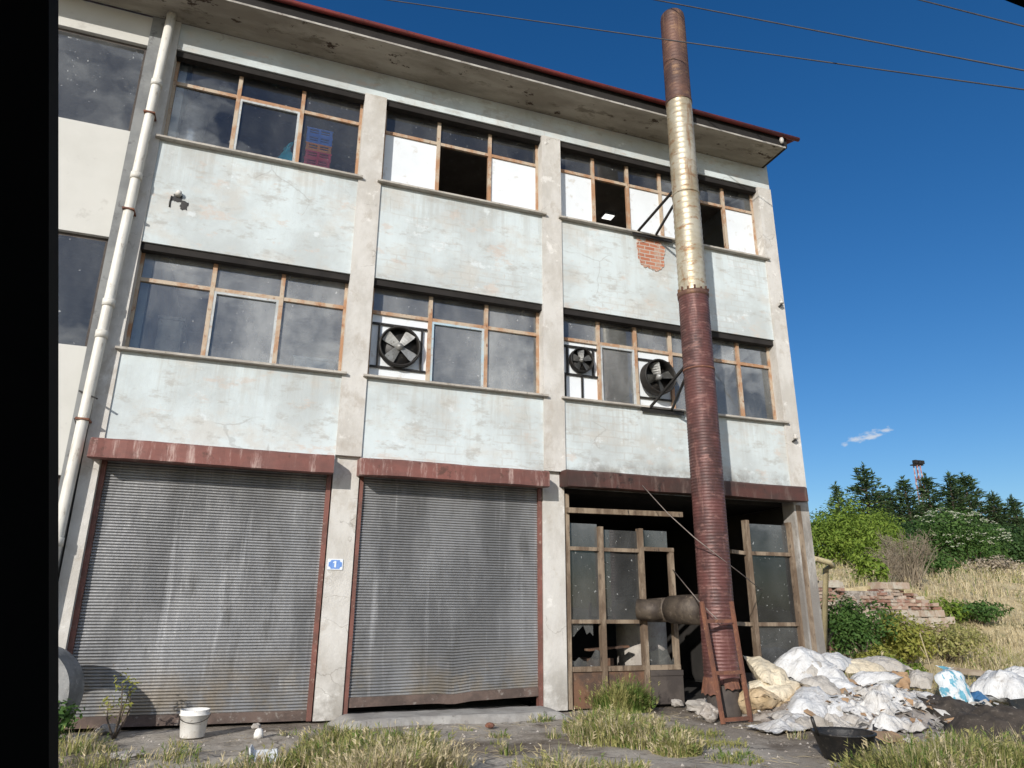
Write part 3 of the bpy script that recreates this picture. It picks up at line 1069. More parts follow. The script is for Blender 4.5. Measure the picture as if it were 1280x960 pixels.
kp.box(6.508, 7.012, SY0 + 0.02, SY1 - 0.02, 0.0, 0.5)
kp.build('kick_panel', 'shop_panel', sh_o)
kp = MB()
kp.box(7.088, 7.722, SY0 + 0.02, SY1 - 0.02, 0.0, 0.5)
kp.build('kick_panel', 'shop_panel', sh_o)
kd = MB()
kd.box(7.81, 8.38, SY0 - 0.02, SY1 - 0.03, 0.02, 0.49)
kd.box(7.81, 8.38, SY0 - 0.035, SY0 - 0.02, 0.42, 0.495)
kd.build('door_panel', 'dark_panel', sh_o)
bmr = MB()
bmr.bar((6.45, 0.06, 2.84), (8.52, 0.06, 2.87), 0.07, 0.08)
bmr.build('cross_beam', 'shop_frame', sh_o)
gp = MB()


def pane(m, x0, x1, z0, z1, y):
    m.add([(x0, y, z0), (x1, y + 0.004, z0), (x1, y, z1), (x0, y - 0.004, z1)], [(0, 1, 2, 3)])


pane(gp, 6.508, 7.012, 1.228, 2.242, 0.165)
pane(gp, 7.088, 7.722, 1.228, 2.242, 0.165)
# jagged remains above and below
def shards(m, x0, x1, zb, base, up, seed):
    rs = random.Random(seed)
    n = 7
    vs = [(x0 + (x1 - x0) * i / n, 0.165, zb) for i in range(n + 1)] + [(x0 + (x1 - x0) * i / n, 0.166, zb + up * (base + rs.uniform(0, 0.2))) for i in range(n + 1)]
    fs = [(i, i + 1, n + 2 + i, n + 1 + i) if up > 0 else (i, n + 1 + i, n + 2 + i, i + 1) for i in range(n)]
    m.add(vs, fs)


pane(gp, 7.088, 7.722, 2.298, 2.58, 0.167)
pane(gp, 6.508, 7.012, 2.298, 2.66, 0.1665)
pane(gp, 7.798, 8.28, 2.335, 2.6, 0.1665)
pane(gp, 9.87, 10.7, 2.33, 2.8, 0.1665)
shards(gp, 6.52, 7.0, 0.57, 0.05, 1, 4)
shards(gp, 6.52, 6.9, 1.165, 0.02, -1, 6)
shards(gp, 7.81, 8.3, 0.57, 0.05, 1, 5)
# right hand unit
sr = MB()
for x, w2 in ((9.83, 0.038), (10.735, 0.038)):
    sr.box(x - w2, x + w2, SY0 - 0.03, SY1, 0.0, 2.85)
for z in (2.3, 1.16, 0.4):
    sr.box(9.868, 10.697, SY0 - 0.012, SY1 - 0.01, z - 0.03, z + 0.03)
sr.bar((9.5, 0.16, 2.32), (9.78, 0.16, 2.3), 0.05, 0.06)
sr.bar((9.45, 0.16, 1.17), (9.78, 0.16, 1.16), 0.05, 0.06)
sr.build('door_frame', 'shop_frame', sh_o)
pane(gp, 9.88, 10.695, 1.19, 2.27, 0.165)
pane(gp, 9.88, 10.695, 0.43, 1.13, 0.165)
gp.build('pane', 'glass_grimy', sh_o)
jb = MB()
jb.box(10.8, 10.9, 0.0 - 0.026, 0.1, 0.0, 3.14)
jb.build('jamb', 'shop_frame', sh_o)
kr = MB()
kr.box(9.88, 10.695, SY0 + 0.02, SY1 - 0.02, 0.0, 0.37)
kr.build('kick_panel', 'dark_panel', sh_o)
kr = MB()
kr.box(9.4, 9.78, SY0 + 0.02, SY1 - 0.02, 0.0, 0.42)
kr.build('kick_panel', 'dark_panel', sh_o)

# --- hole in the render with stub, exposed brick patch
hp = MB()


def blob_disc(c, rx, rz, y, seed, n=72):
    vs = [(c[0], y, c[1])]
    for i in range(n):
        a = 2 * PI * i / n
        q = 1 + 0.35 * fbm(math.cos(a) * 1.4, math.sin(a) * 1.4, seed) + 0.16 * fbm(math.cos(a) * 6, math.sin(a) * 6, seed)
        q *= 1 / max(abs(math.cos(a)), abs(math.sin(a))) ** 0.6
        vs.append((c[0] + rx * q * math.cos(a), y, c[1] + rz * q * math.sin(a)))
    return vs, [(0, 1 + (i + 1) % n, 1 + i) for i in range(n)]


v_, f_ = blob_disc((8.19, 7.57), 0.27, 0.29, -0.003, 3.0)
hp.add(v_, f_)
rim = v_[1:]
hp.tube([Vector((p[0], -0.002, p[2])) for p in rim] + [Vector((rim[0][0], -0.002, rim[0][2]))], 0.012, 5, 0)
tag(hp.build('bare_brick_patch', 'brick', bld), 'patch of bare red brick where plaster has fallen')
hm = MB()
v_, f_ = blob_disc((0.36, 7.0), 0.07, 0.06, -0.003, 1.0)
hm.add(v_, f_)
v_, f_ = blob_disc((0.46, 6.9), 0.05, 0.07, -0.0035, 2.0)
hm.add(v_, f_)
hm.tube([(0.28, -0.006, 7.02), (0.27, -0.006, 6.92), (0.275, -0.006, 6.84)], 0.012, 6)
hm.build('wall_hole', 'black_plastic', bld)
hs_ = MB()
hs_.tube([(0.36, 0.0, 7.06), (0.38, -0.07, 7.07)], [0.05, 0.035], 10)
hs_.build('pipe_stub', 'ceramic', bld)
# insulators on the corner column
for px, py in ((973, 380), (990, 548)):
    p = at(px, py, -0.03)
    p.x = min(p.x, XE - 0.08)
    q = MB()
    q.bar((p.x, -0.03, p.z - 0.06), (p.x, -0.12, p.z - 0.05), 0.025)
    q.build('wire_bracket', 'black_metal', bld)
    q = MB()
    q.lathe([(0.0, -0.03), (0.04, -0.03), (0.045, 0.0), (0.025, 0.02), (0.035, 0.045), (0.0, 0.06)], (p.x, -0.12, p.z), n=12)
    q.build('insulator', 'ceramic', bld)
q = MB()
p = at(968, 182, -0.74)
q.lathe([(0, -0.07), (0.03, -0.06), (0.045, 0.0), (0.03, 0.05), (0, 0.06)], (10.82, -0.77, 10.16), n=12)
q.build('insulator', 'ceramic', bld)
# sill clutter in open top window
q = MB()
for x in (4.45, 4.85):
    q = MB()
    q.box(x - 0.13, x + 0.13, 0.06, 0.1, 7.965, 7.985)
    q.box(x - 0.13, x + 0.13, 0.06, 0.1, 8.02, 8.04)
    q.box(x - 0.13, x - 0.12, 0.061, 0.099, 7.985, 8.02)
    q.box(x + 0.12, x + 0.13, 0.061, 0.099, 7.985, 8.02)
    q.build('window_bracket', 'sash', bld)

# --- downpipe
dp = thing('drainpipe', (-0.2, -0.14, 0), 'white plastic drainpipe running down the joint between the two buildings', 'drainpipe')
q = MB()
PX = lambda z: -0.315 + 0.0185 * z
q.tube([(PX(z), -0.14, z) for z in (0.0, 1.5, 3, 4.5, 6, 7.5, 9, 10.12)], 0.066, 16)
q.build('pipe', 'pipe', dp)
for z in (2.1, 4.75, 5.2, 7.15, 8.75):
    q = MB()
    q.lathe([(0.067, -0.05), (0.078, -0.05), (0.078, 0.05), (0.067, 0.05)], (PX(z), -0.14, z), n=16)
    q.build('collar', 'pipe', dp)
for z in (3.6, 6.6, 8.2):
    q = MB()
    q.box(PX(z) - 0.075, PX(z) + 0.075, -0.218, -0.01, z - 0.012, z + 0.012)
    q.build('clamp', 'rust', dp)
q = MB()
q.bar((-0.38, -0.02, 4.0), (-0.12, -0.25, 3.86), 0.02)
q.build('wire_stub', 'black_metal', dp)
q = MB()
q.tube([(-0.3, -0.02, 3.7), (-0.36, -0.08, 3.62), (-0.3, -0.1, 3.5), (-0.27, -0.06, 3.42)], 0.008, 5)
q.build('wire_stub', 'black_metal', dp)

# ------------------------------------------------------------------ neighbour
nb_ = thing('concrete_building', (-4, 0, 0), 'cream walled building with flush dark windows joined on the left of the factory', 'building')
q = MB()
for z0, z1 in ((2.92, 4.62), (6.24, 7.97), (9.52, 10.05)):
    q.box(-7.5, -0.405, 0.03, 0.3, z0, z1)
q.box(-7.5, -7.2, 0.32, 9, 0, 10.05)
q.box(-7.5, -0.4, 8.8, 9, 0, 10.05)
q.build('wall', 'neighbour', nb_)
q = MB()
q.box(-0.40, -0.23, 0.0, 0.3, 0, 10.05)
q.box(-3.6, -3.3, 0.01, 0.29, 0, 10.05)
q.build('column', 'column', nb_)
q = MB()
for z in (3.2, 6.7, 9.8):
    q.box(-7.4, -0.36, 0.31, 8.7, z, z + 0.16)
q.box(-0.3, -0.2, 0.35, 8.7, 0, 10)
q.build('interior_room', 'interior', nb_)
for z0, z1 in ((0.0, 2.92), (4.62, 6.24), (7.97, 9.52)):
    for x0, x1 in ((-3.28, -0.405), (-7.2, -3.62)):
        q = MB()
        q.box(x0, x1, 0.10, 0.15, z1 - 0.05, z1 - 0.002)
        q.box(x1 - 0.04, x1 - 0.002, 0.08, 0.13, z0, z1 - 0.05)
        q.box(x0 + 0.002, x0 + 0.04, 0.08, 0.13, z0, z1 - 0.05)
        mid = (x0 + x1) / 2
        q.box(mid - 0.03, mid + 0.03, 0.08, 0.13, z0, z1 - 0.05)
        wn_ = q.build('window', 'dark_panel', nb_)
        q = MB()
        pane(q, x0 + 0.04, mid - 0.03, z0, z1 - 0.05, 0.1)
        q.build('pane', 'glass_dark', wn_)
        q = MB()
        pane(q, mid + 0.03, x1 - 0.04, z0, z1 - 0.05, 0.1)
        q.build('pane', 'glass_dark', wn_)


# ------------------------------------------------------------------ exhaust fans
def fan(loc, Rr, depth, label, nblade, bars, phase, bm_='blade'):
    t = thing('exhaust_fan', loc, label, 'exhaust fan', 'exhaust fans in the middle storey windows')
    x, y, z = loc
    q = MB()
    q.lathe([(Rr, 0.02), (Rr, -depth), (Rr * 0.96, -depth - 0.015), (Rr * 0.9, -depth), (Rr * 0.9, 0.02)], loc, 'y', 40)
    q.build('ring', 'black_metal', t)
    q = MB()
    q.lathe([(0.0, 0.026), (Rr * 0.97, 0.026), (Rr * 0.97, 0.02), (0.0, 0.02)], loc, 'y', 32)
    q.build('back_plate', 'black_plastic', t)
    q = MB()
    q.lathe([(0, -depth * 0.9 - 0.02), (Rr * 0.16, -depth * 0.9), (Rr * 0.2, -depth * 0.4), (Rr * 0.2, 0.0)], loc, 'y', 20)
    q.build('hub', 'blade', t)
    for k in range(nblade):
        a = phase + 2 * PI * k / nblade
        q = MB()
        vs, fs = [], []
        for i in range(6):
            rr_ = Rr * (0.16 + 0.70 * i / 5)
            hw = Rr * (0.14 + 0.14 * i / 5) * (0.9 if i == 5 else 1)
            for s_ in (-1, 1):
                for th in (0, 0.006):
                    px_ = rr_ * math.cos(a) - s_ * hw * math.sin(a)
                    pz_ = rr_ * math.sin(a) + s_ * hw * math.cos(a)
                    vs.append((x + px_, y - depth * 0.5 + s_ * depth * 0.28 + th, z + pz_))
        for i in range(5):
            b0, b1 = i * 4, (i + 1) * 4
            fs += [(b0, b0 + 2, b1 + 2, b1), (b0 + 3, b0 + 1, b1 + 1, b1 + 3), (b0 + 1, b0, b1, b1 + 1), (b0 + 2, b0 + 3, b1 + 3, b1 + 2)]
        fs += [(0, 1, 3, 2), (20, 22, 23, 21)]
        q.add(vs, fs)
        q.build('blade', bm_, t)
    for b in bars:
        q = MB()
        q.bar(b[0], b[1], 0.03)
        q.build('mounting_bar', 'black_metal', t)
    return t


fan((3.72, 0.15, 5.2), 0.325, 0.08, 'large exhaust fan with four pale paddle blades in a white board', 4,
    [((3.29, 0.175, 5.56), (4.15, 0.175, 5.56)), ((3.29, 0.175, 4.86), (4.15, 0.175, 4.86)), ((3.4, 0.17, 4.86), (3.4, 0.17, 5.56)), ((4.07, 0.17, 4.86), (4.07, 0.17, 5.56))], 0.95)
fan((6.8, 0.15, 5.37), 0.215, 0.07, 'smallest exhaust fan, set in a black frame above white boards', 5,
    [((6.46, 0.175, 5.12), (7.12, 0.175, 5.12)), ((6.46, 0.175, 5.62), (7.12, 0.175, 5.62)), ((6.56, 0.17, 5.12), (6.56, 0.17, 5.62)), ((7.04, 0.17, 5.12), (7.04, 0.17, 5.62)), ((6.83, 0.18, 4.7), (6.83, 0.18, 5.12)), ((6.52, 0.18, 4.7), (6.52, 0.18, 5.12))], 0.4, 'blade_dark')
fan((8.2, 0.08, 5.2), 0.31, 0.16, 'deep black exhaust fan beside the chimney struts', 4,
    [((7.91, 0.175, 5.56), (8.55, 0.175, 5.56)), ((7.91, 0.175, 4.86), (8.55, 0.175, 4.86))], 0.3, 'blade_dark')

# ------------------------------------------------------------------ chimney
CX, CY = 8.197, -1.15
CL = 0.004


def ribs(r0, r1, z0, z1, pitch, amp):
    pr = []
    n = int((z1 - z0) / pitch)
    for i in range(n + 1):
        z = z0 + (z1 - z0) * i / n
        r = r0 + (r1 - r0) * i / n
        dz = (z1 - z0) / n
        pr += [(r, z), (r, z + dz * 0.62), (r + amp, z + dz * 0.74), (r + amp, z + dz * 0.88)]
    return pr[:-3] if len(pr) > 4 else pr


def chl(q, prof, *a, **k):
    q.lathe([(r_ * 0.79, h_) for r_, h_ in prof], *a, **k)


ch = thing('chimney', (CX, CY, 0), 'tall round metal flue, dark red below and rust streaked above, before the building', 'chimney')
zj1 = at(866, 360, CY - 0.24).z
zj2 = at(845, 117, CY - 0.22).z
zt = at(843, 11, CY - 0.16).z
q = MB()
chl(q, [(0.305, 0.42)] + ribs(0.305, 0.297, 0.46, zj1, 0.046, 0.005) + [(0.29, zj1 + 0.02)], (CX, CY, 0), n=48, lean=(CL, 0))
# inner wall so the open foot has thickness
chl(q, [(0.305, 0.42), (0.285, 0.42), (0.28, 1.0)], (CX, CY, 0), n=48, lean=(CL, 0))
low = q.build('lower_flue', 'flue_red', ch)
q = MB()
chl(q, ribs(0.284, 0.281, zj1 + 0.021, zj2, 0.105, 0.006), (CX, CY, 0), n=48, lean=(CL, 0))
q.build('middle_flue', 'flue_galv', ch)
q = MB()
chl(q, [(0.283, zj2 + 0.001), (0.292, zj2 + 0.03)] + ribs(0.281, 0.276, zj2 + 0.06, zt - 0.1, 0.07, 0.005) + [(0.276, zt - 0.09), (0.268, zt - 0.03), (0.245, zt), (0.23, zt - 0.02), (0.23, zt - 0.6)], (CX, CY, 0), n=48, lean=(CL, 0))
q.build('top_flue', 'flue_rust', ch)
q = MB()
chl(q, [(0.300, zj1 - 0.06), (0.316, zj1 - 0.05), (0.318, zj1 + 0.0), (0.302, zj1 + 0.03), (0.288, zj1 + 0.035)], (CX, CY, 0), n=48, lean=(CL, 0))
for k in range(14):
    a = 2 * PI * k / 14 + 0.2
    q.box(CX + CL * zj1 + 0.239 * math.cos(a) - 0.012, CX + CL * zj1 + 0.239 * math.cos(a) + 0.012, CY + 0.239 * math.sin(a) - 0.012, CY + 0.239 * math.sin(a) + 0.012, zj1 + 0.03, zj1 + rnd(0.05, 0.1))
q.build('collar', 'flue_rust', ch)
q = MB()
chl(q, [(0.28, zj2 - 0.02), (0.296, zj2 - 0.02), (0.296, zj2 + 0.03), (0.28, zj2 + 0.03)], (CX, CY, 0), n=48, lean=(CL, 0))
q.build('joint_band', 'flue_rust', ch)
# ragged foot on a drum
q = MB()
chl(q, [(0.0, 0.0), (0.27, 0.0), (0.285, 0.03), (0.28, 0.2), (0.285, 0.38), (0.25, 0.415), (0.0, 0.415)], (CX, CY, 0), n=32)
q.build('base_drum', 'dark_panel', ch)
q = MB()
for a0, a1, h in ((2.6, 4.0, 0.2), (4.2, 5.1, 0.12), (5.3, 6.1, 0.16)):
    vs = []
    n = 8
    for i in range(n + 1):
        a = a0 + (a1 - a0) * i / n
        vs.append((CX + 0.247 * math.cos(a), CY + 0.247 * math.sin(a), 0.5))
    for i in range(n + 1):
        a = a0 + (a1 - a0) * i / n
        rr_ = 0.275 + 0.05 * abs(fbm(i * 0.9, a0))
        vs.append((CX + rr_ * math.cos(a), CY + rr_ * math.sin(a), 0.5 - h - 0.08 * abs(fbm(i * 1.3, a0, 4))))
    q.add(vs, [(i, i + 1, n + 2 + i, n + 1 + i) for i in range(n)])
q.build('ragged_skirt', 'rust', ch)


def struts(z, hits, drop):
    for x0, zc in hits:
        q = MB()
        q.bar((x0, -0.05, z), (CX + CL * zc - 0.15, CY + 0.16, zc), 0.035)
        q.build('support_strut', 'black_metal', ch)


struts(7.93, ((7.9, 8.25), (8.28, 7.98)), 0)
struts(4.6, ((7.95, 5.05), (8.38, 4.86)), 0)
for zc in (8.1, 4.95):
    q = MB()
    chl(q, [(0.285 if zc > 6 else 0.30, -0.012), (0.294 if zc > 6 else 0.312, -0.012), (0.294 if zc > 6 else 0.312, 0.012), (0.285 if zc > 6 else 0.30, 0.012)], (CX + CL * zc, CY, zc), n=40)
    q.build('clamp_band', 'rust' if zc < 6 else 'flue_galv', ch)
for z in (7.9, 4.59):
    q = MB()
    q.box(7.8, 8.62, -0.075, -0.055, z - 0.05, z + 0.02)
    q.build('mounting_plate', 'black_metal', ch)

# duct from the burnt room to the chimney
q = MB()
path = [(7.9, 1.2, 1.36), (7.92, 0.5, 1.36), (7.95, 0.02, 1.37), (7.98, -0.35, 1.38), (8.02, -0.62, 1.38), (8.09, -0.95, 1.38)]
rad = []
q.tube(path[:4], [0.175, 0.175, 0.18, 0.18], 24)
q.tube([(7.975, -0.34, 1.38), (8.03, -0.6, 1.38), (8.1, -0.97, 1.38)], [0.2, 0.21, 0.215], 24)
q.tube([(7.6, 0.02, 1.38), (7.75, -0.12, 1.37), (7.93, -0.22, 1.375)], 0.155, 20)
tag(q.build('flue_duct', 'duct', None, (7.95, 0, 1.2)), 'scorched brown metal duct leading out of the burnt bay into the chimney', 'duct')

# rusty ladder frame leaning on the chimney foot
ld = thing('ladder', (8.1, -1.6, 0), 'rusty red iron ladder frame leaning against the chimney foot', 'ladder')
LA0, LA1 = at(904, 905, -1.72), at(877, 752, -1.52)
LB0, LB1 = at(938, 898, -1.66), at(914, 752, -1.52)
LA0.z = 0.0
LB0.z = 0.0
for a, b in ((LA0, LA1), (LB0, LB1)):
    q = MB()
    q.bar(a, b, 0.035, 0.05)
    q.build('rail', 'rust', ld)
for t_ in (0.03, 0.4, 0.83):
    q = MB()
    q.bar(LA0.lerp(LA1, t_), LB0.lerp(LB1, t_), 0.03, 0.045)
    q.build('rung', 'rust', ld)

q = MB()
q.tube([at(803, 607, -0.29), at(835, 642, -0.85), at(868, 672, -1.40), at(886, 686, -1.43), at(908, 703, -1.38), at(930, 720, -0.9), at(952, 738, 0.09)], 0.007, 6)
tag(q.build('loose_wire', 'wire', None, at(803, 607, -0.29)), 'upper loose pale wire slung from the sooty housing across the red flue', 'wire')
q = MB()
q.tube([at(841, 712, 0.1), at(858, 733, -0.7), at(873, 751, -1.3), at(888, 766, -1.46), at(903, 780, -1.52)], 0.007, 6)
tag(q.build('loose_wire', 'wire', None, at(841, 712, 0.1)), 'lower loose pale wire running from the shop frame to the ladder', 'wire')
# dim shapes in the burnt bay
q = MB()
q.lathe([(0.0, 0.0), (0.36, 0.0), (0.42, 0.25), (0.42, 1.2), (0.33, 1.42), (0.15, 1.52), (0, 1.53)], (8.25, 1.1, 0.012), n=24)
tag(q.build('storage_tank', 'stone', None, (8.25, 1.1, 0.012)), 'pale round topped tank inside the burnt bay behind the duct', 'tank')
q = MB()
for i in range(4):
    q.box(6.9 + i * 0.02, 7.6 - i * 0.03, 0.7, 1.1, 0.012 + i * 0.16, 0.16 + i * 0.16)
q.bar((6.95, 0.5, 0.78), (7.7, 0.6, 0.82), 0.14, 0.03)
tag(q.build('scrap_pile', 'shop_panel', None, (7.2, 0.9, 0.012)), 'rusty metal scrap behind the broken lower shop panes', 'scrap')

# gas pipe at the right corner
q = MB()
q.tube([(11.17, 0.2, -0.02), (11.18, 0.2, 1.0), (11.2, 0.2, 2.16), (11.22, 0.2, 2.22), (11.28, 0.2, 2.25), (11.6, 0.22, 2.2), (11.75, 0.3, 2.15), (11.78, 0.5, 2.1), (11.78, 0.9, 0.2)], 0.05, 12)
tag(q.build('gas_pipe', 'gas', None, (11.17, 0.2, 0)), 'yellowed upright pipe with an elbow at the right corner of the factory', 'pipe')

# house number plate
sg = thing('house_number_sign', (3.0, 0.04, 2.22), 'small blue and white enamel plate with the number 1 on the first pillar', 'sign')
p = at(419, 705.5, 0.045)
SX, SZ = p.x, p.z
q = MB()
q.box(SX - 0.1, SX + 0.1, 0.036, 0.049, SZ - 0.07, SZ + 0.07)
q.build('plate', 'sign_white', sg)
q = MB()
pts = []
for cx_, cz_, a0 in ((0.086, 0.056, 0), (-0.086, 0.056, 1), (-0.086, -0.056, 2), (0.086, -0.056, 3)):
    # blue field with corners scooped out
    for k in range(7):
        a = PI + a0 * PI / 2 + (PI / 2) * (1 - k / 6) if False else PI + a0 * PI / 2 + (PI / 2) * (k / 6)
        pts.append((cx_, cz_, a))
ring_ = []
for c_i, (cx_, cz_) in enumerate(((0.088, 0.058), (-0.088, 0.058), (-0.088, -0.058), (0.088, -0.058))):
    seq = []
    for k in range(7):
        a = {0: (1.5 * PI, PI), 1: (2 * PI, 1.5 * PI), 2: (0.5 * PI, 0), 3: (PI, 0.5 * PI)}[c_i]
        an = a[0] + (a[1] - a[0]) * k / 6
        seq.append((SX + cx_ + 0.03 * math.cos(an), SZ + cz_ + 0.03 * math.sin(an)))
    ring_ += seq
nr = len(ring_)
q.add([(x, 0.0335, z) for x, z in ring_] + [(x, 0.0358, z) for x, z in ring_], [tuple(range(nr))] + [(i, i + nr, (i + 1) % nr + nr, (i + 1) % nr) for i in range(nr)])
q.build('blue_field', 'sign_blue', sg)
q = MB()
q.box(SX - 0.011, SX + 0.011, 0.0315, 0.0333, SZ - 0.04, SZ + 0.042)
q.add([(SX - 0.011, 0.0314, SZ + 0.042), (SX - 0.011, 0.0314, SZ + 0.022), (SX - 0.032, 0.0314, SZ + 0.018), (SX - 0.032, 0.0314, SZ + 0.028)], [(0, 1, 2, 3)])
q.build('numeral', 'sign_white', sg)

# ------------------------------------------------------------------ behind the glass
wb_ = thing('workbench', (2.1, 0.65, 6.95), 'dark workbench behind the upper left window carrying the crates', 'table')
q = MB()
q.box(1.3, 2.7, 0.29, 0.95, 7.55, 7.6)
q.build('table_top', 'old_wood', wb_)
for x in (1.35, 2.65):
    for y in (0.45, 0.9):
        q = MB()
        q.box(x - 0.03, x + 0.03, y - 0.03, y + 0.03, 6.952, 7.549)
        q.build('leg', 'old_wood', wb_)
crates = ['blue', 'blue', 'blue', 'blue', 'red', 'red', 'orange', 'blue', 'blue']
names = ['lowest', 'second', 'third', 'fourth', 'fifth', 'sixth', 'seventh', 'eighth', 'topmost']
for i, c in enumerate(crates):
    z = 7.601 + i * 0.145
    ox = rnd(-0.012, 0.012)
    q = MB()
    x0, x1, y0, y1 = 2.04 + ox, 2.45 + ox, 0.30, 0.62
    q.box(x0, x1, y0, y1, z, z + 0.012)
    for a in ((x0, x1, y0, y0 + 0.014), (x0, x1, y1 - 0.014, y1), (x0, x0 + 0.014, y0 + 0.014, y1 - 0.014), (x1 - 0.014, x1, y0 + 0.014, y1 - 0.014)):
        q.box(*a, z + 0.0121, z + 0.045)
        q.box(*a, z + 0.065, z + 0.085)
        q.box(*a, z + 0.108, z + 0.138)
    q.box(x0 - 0.008, x1 + 0.008, y0 - 0.008, y0 - 0.0005, z + 0.1381 - 0.022, z + 0.138)
    for cx_ in (x0 + 0.03, (x0 + x1) / 2, x1 - 0.03):
        q.box(cx_ - 0.02, cx_ + 0.02, y0 - 0.004, y0 - 0.0003, z + 0.0122, z + 0.115)
    tag(q.build('plastic_crate', c + '_plastic', None, (2.23, 0.46, z)), '%s plastic crate, %s in the stack behind the upper left window' % (c, names[i]), 'crate', 'crates stacked behind the upper window')


def sack(name, c, L, W, Tk, yaw, pitch, roll, mat, label, cat='sack', seed=0, tie=False, group=None, flat=0.35, ground=None):
    rm = Euler((R(roll), R(pitch), R(yaw)), 'XYZ').to_matrix()
    nu, nv = 34, 22
    q = MB()

    def pt(u, v, side):
        x = 2 * u - 1
        y = 2 * v - 1
        prof = (max(0, 1 - abs(x) ** 2.6) ** 0.72) * (max(0, 1 - abs(y) ** 2.3) ** 0.72)
        pin = 1 - 0.13 * (1 - abs(y) ** 2) * abs(x) ** 4
        pin2 = 1 - 0.12 * (1 - abs(x) ** 2) * abs(y) ** 4
        wz = 1.0
        if tie and x > 0.35:
            wz = 1 - 0.82 * sst(0.35, 0.85, x) + (0.45 * sst(0.88, 1.0, x))
        fold = 0.5 * abs(x) ** 2.5 * math.cos(9 * y + 3 * fbm(y * 2, seed, 1, 1) + seed) + 0.28 * abs(y) ** 2.5 * math.cos(8 * x + 4 * fbm(x * 1.5, seed, 6, 1) + seed)
        cre = max(0, 0.12 - abs(fbm(x * 1.1 + y * 1.3 + seed, y * 0.7 - x * 0.5, seed + side, 1)))
        wr = 0.42 * fbm(x * 1.2 + seed, y * 1.3, side * 2 + seed, 1) + 0.26 * fold - 1.5 * cre + 0.10 * fbm(x * 3 + seed, y * 5, seed, 2)
        h = side * Tk / 2 * prof * (1 + wr * 0.9) + side * Tk * 0.05 * fold * (1 - prof)
        if side < 0:
            h *= flat * 2
        p = Vector((x * L / 2 * pin2, y * W / 2 * pin * wz, h * (0.5 + 0.5 * wz) + 0.05 * Tk * fbm(x * 2, y * 2, seed + 3)))
        p.x += 0.05 * L * fbm(y * 1.5, seed, 2)
        p.y += 0.05 * W * fbm(x * 1.5, seed, 5)
        p = rm @ p + Vector(c)
        if ground is not None:
            p.z = max(p.z, ground + 0.003)
        return p
    q.grid(lambda u, v: pt(u, v, 1), nu, nv)
    q.grid(lambda u, v: pt(1 - u, v, -1), nu, nv)
    o = q.build(name, mat, None, c)
    return tag(o, label, cat, group)


sack('plastic_bag', (1.75, 0.46, 8.02), 1.15, 0.6, 0.34, 10, -88, 20, 'cyan_plastic', 'crumpled cyan plastic bag behind the upper left window beside the crates', 'bag', 3, True)
q = MB()
hp_ = [(0.6, 1.3, 6.96), (0.42, 0.95, 7.3), (0.3, 0.7, 8.0), (0.3, 0.62, 8.5), (0.3, 0.75, 9.0), (0.42, 1.1, 9.5), (0.6, 1.5, 9.77)]
pp, rr2 = [], []
for i in range(len(hp_) - 1):
    a, b = Vector(hp_[i]), Vector(hp_[i + 1])
    for k in range(16):
        pp.append(a.lerp(b, k / 16))
        rr2.append(0.19 if k % 2 else 0.165)
q.tube(pp, rr2, 20)
tag(q.build('ventilation_hose', 'silver', None, (0.6, 1.3, 6.96)), 'ribbed silver ventilation hose behind the upper left window', 'hose')
q = MB()
q.box(2.2, 2.8, 0.4, 0.8, 3.45, 4.92)
q.box(2.18, 2.82, 0.38, 0.82, 4.922, 4.96)
q.box(2.25, 2.5, 0.39, 0.399, 4.3, 4.8)
tag(q.build('storage_cabinet', 'white_board', None, (2.5, 0.6, 3.45)), 'white cabinet top showing behind the middle storey left window', 'cabinet')
q = MB()
q.box(0.3, 0.62, 0.6, 0.9, 3.45, 5.35)
q.box(0.28, 0.64, 0.58, 0.92, 5.352, 5.4)
tag(q.build('storage_locker', 'sill', None, (0.46, 0.75, 3.45)), 'pale locker behind the left pane of the middle storey window', 'locker')
lp = thing('ceiling_lamp', (8.6, 2.4, 9.77), 'small lit ceiling lamp inside the open top storey window', 'lamp')
q = MB()
q.box(8.47, 8.71, 2.2, 2.4, 9.72, 9.78)
q.build('lamp_housing', 'white_board', lp)
q = MB()
q.box(8.48, 8.70, 2.21, 2.39, 9.705, 9.719)
q.build('diffuser', 'lamp', lp)

# ------------------------------------------------------------------ things on the ground, left
cr = MB()
RC = Vector((-0.17, -0.55, 0.47))
rot = Matrix.Rotation(R(-14), 3, 'Z')
pr = [(0.49, -0.17), (0.49, 0.17), (0.385, 0.17), (0.385, -0.17)]
n = 48
vs = []
for r_, h in pr:
    for k in range(n):
        a = 2 * PI * k / n
        jit = 1 + 0.008 * fbm(math.cos(a) * 3, math.sin(a) * 3, h * 9)
        vs.append(RC + rot @ Vector((r_ * jit * math.cos(a), h, r_ * jit * math.sin(a))))
fs = []
for i in range(4):
    for k in range(n):
        j = (i + 1) % 4
        fs.append((i * n + k, j * n + k, j * n + (k + 1) % n, i * n + (k + 1) % n))
cr.add(vs, fs, 0, False)
tag(cr.build('concrete_ring', 'ring', None, (-0.17, -0.55, 0)), 'grey concrete pipe ring standing on edge before the left shutter', 'concrete ring')

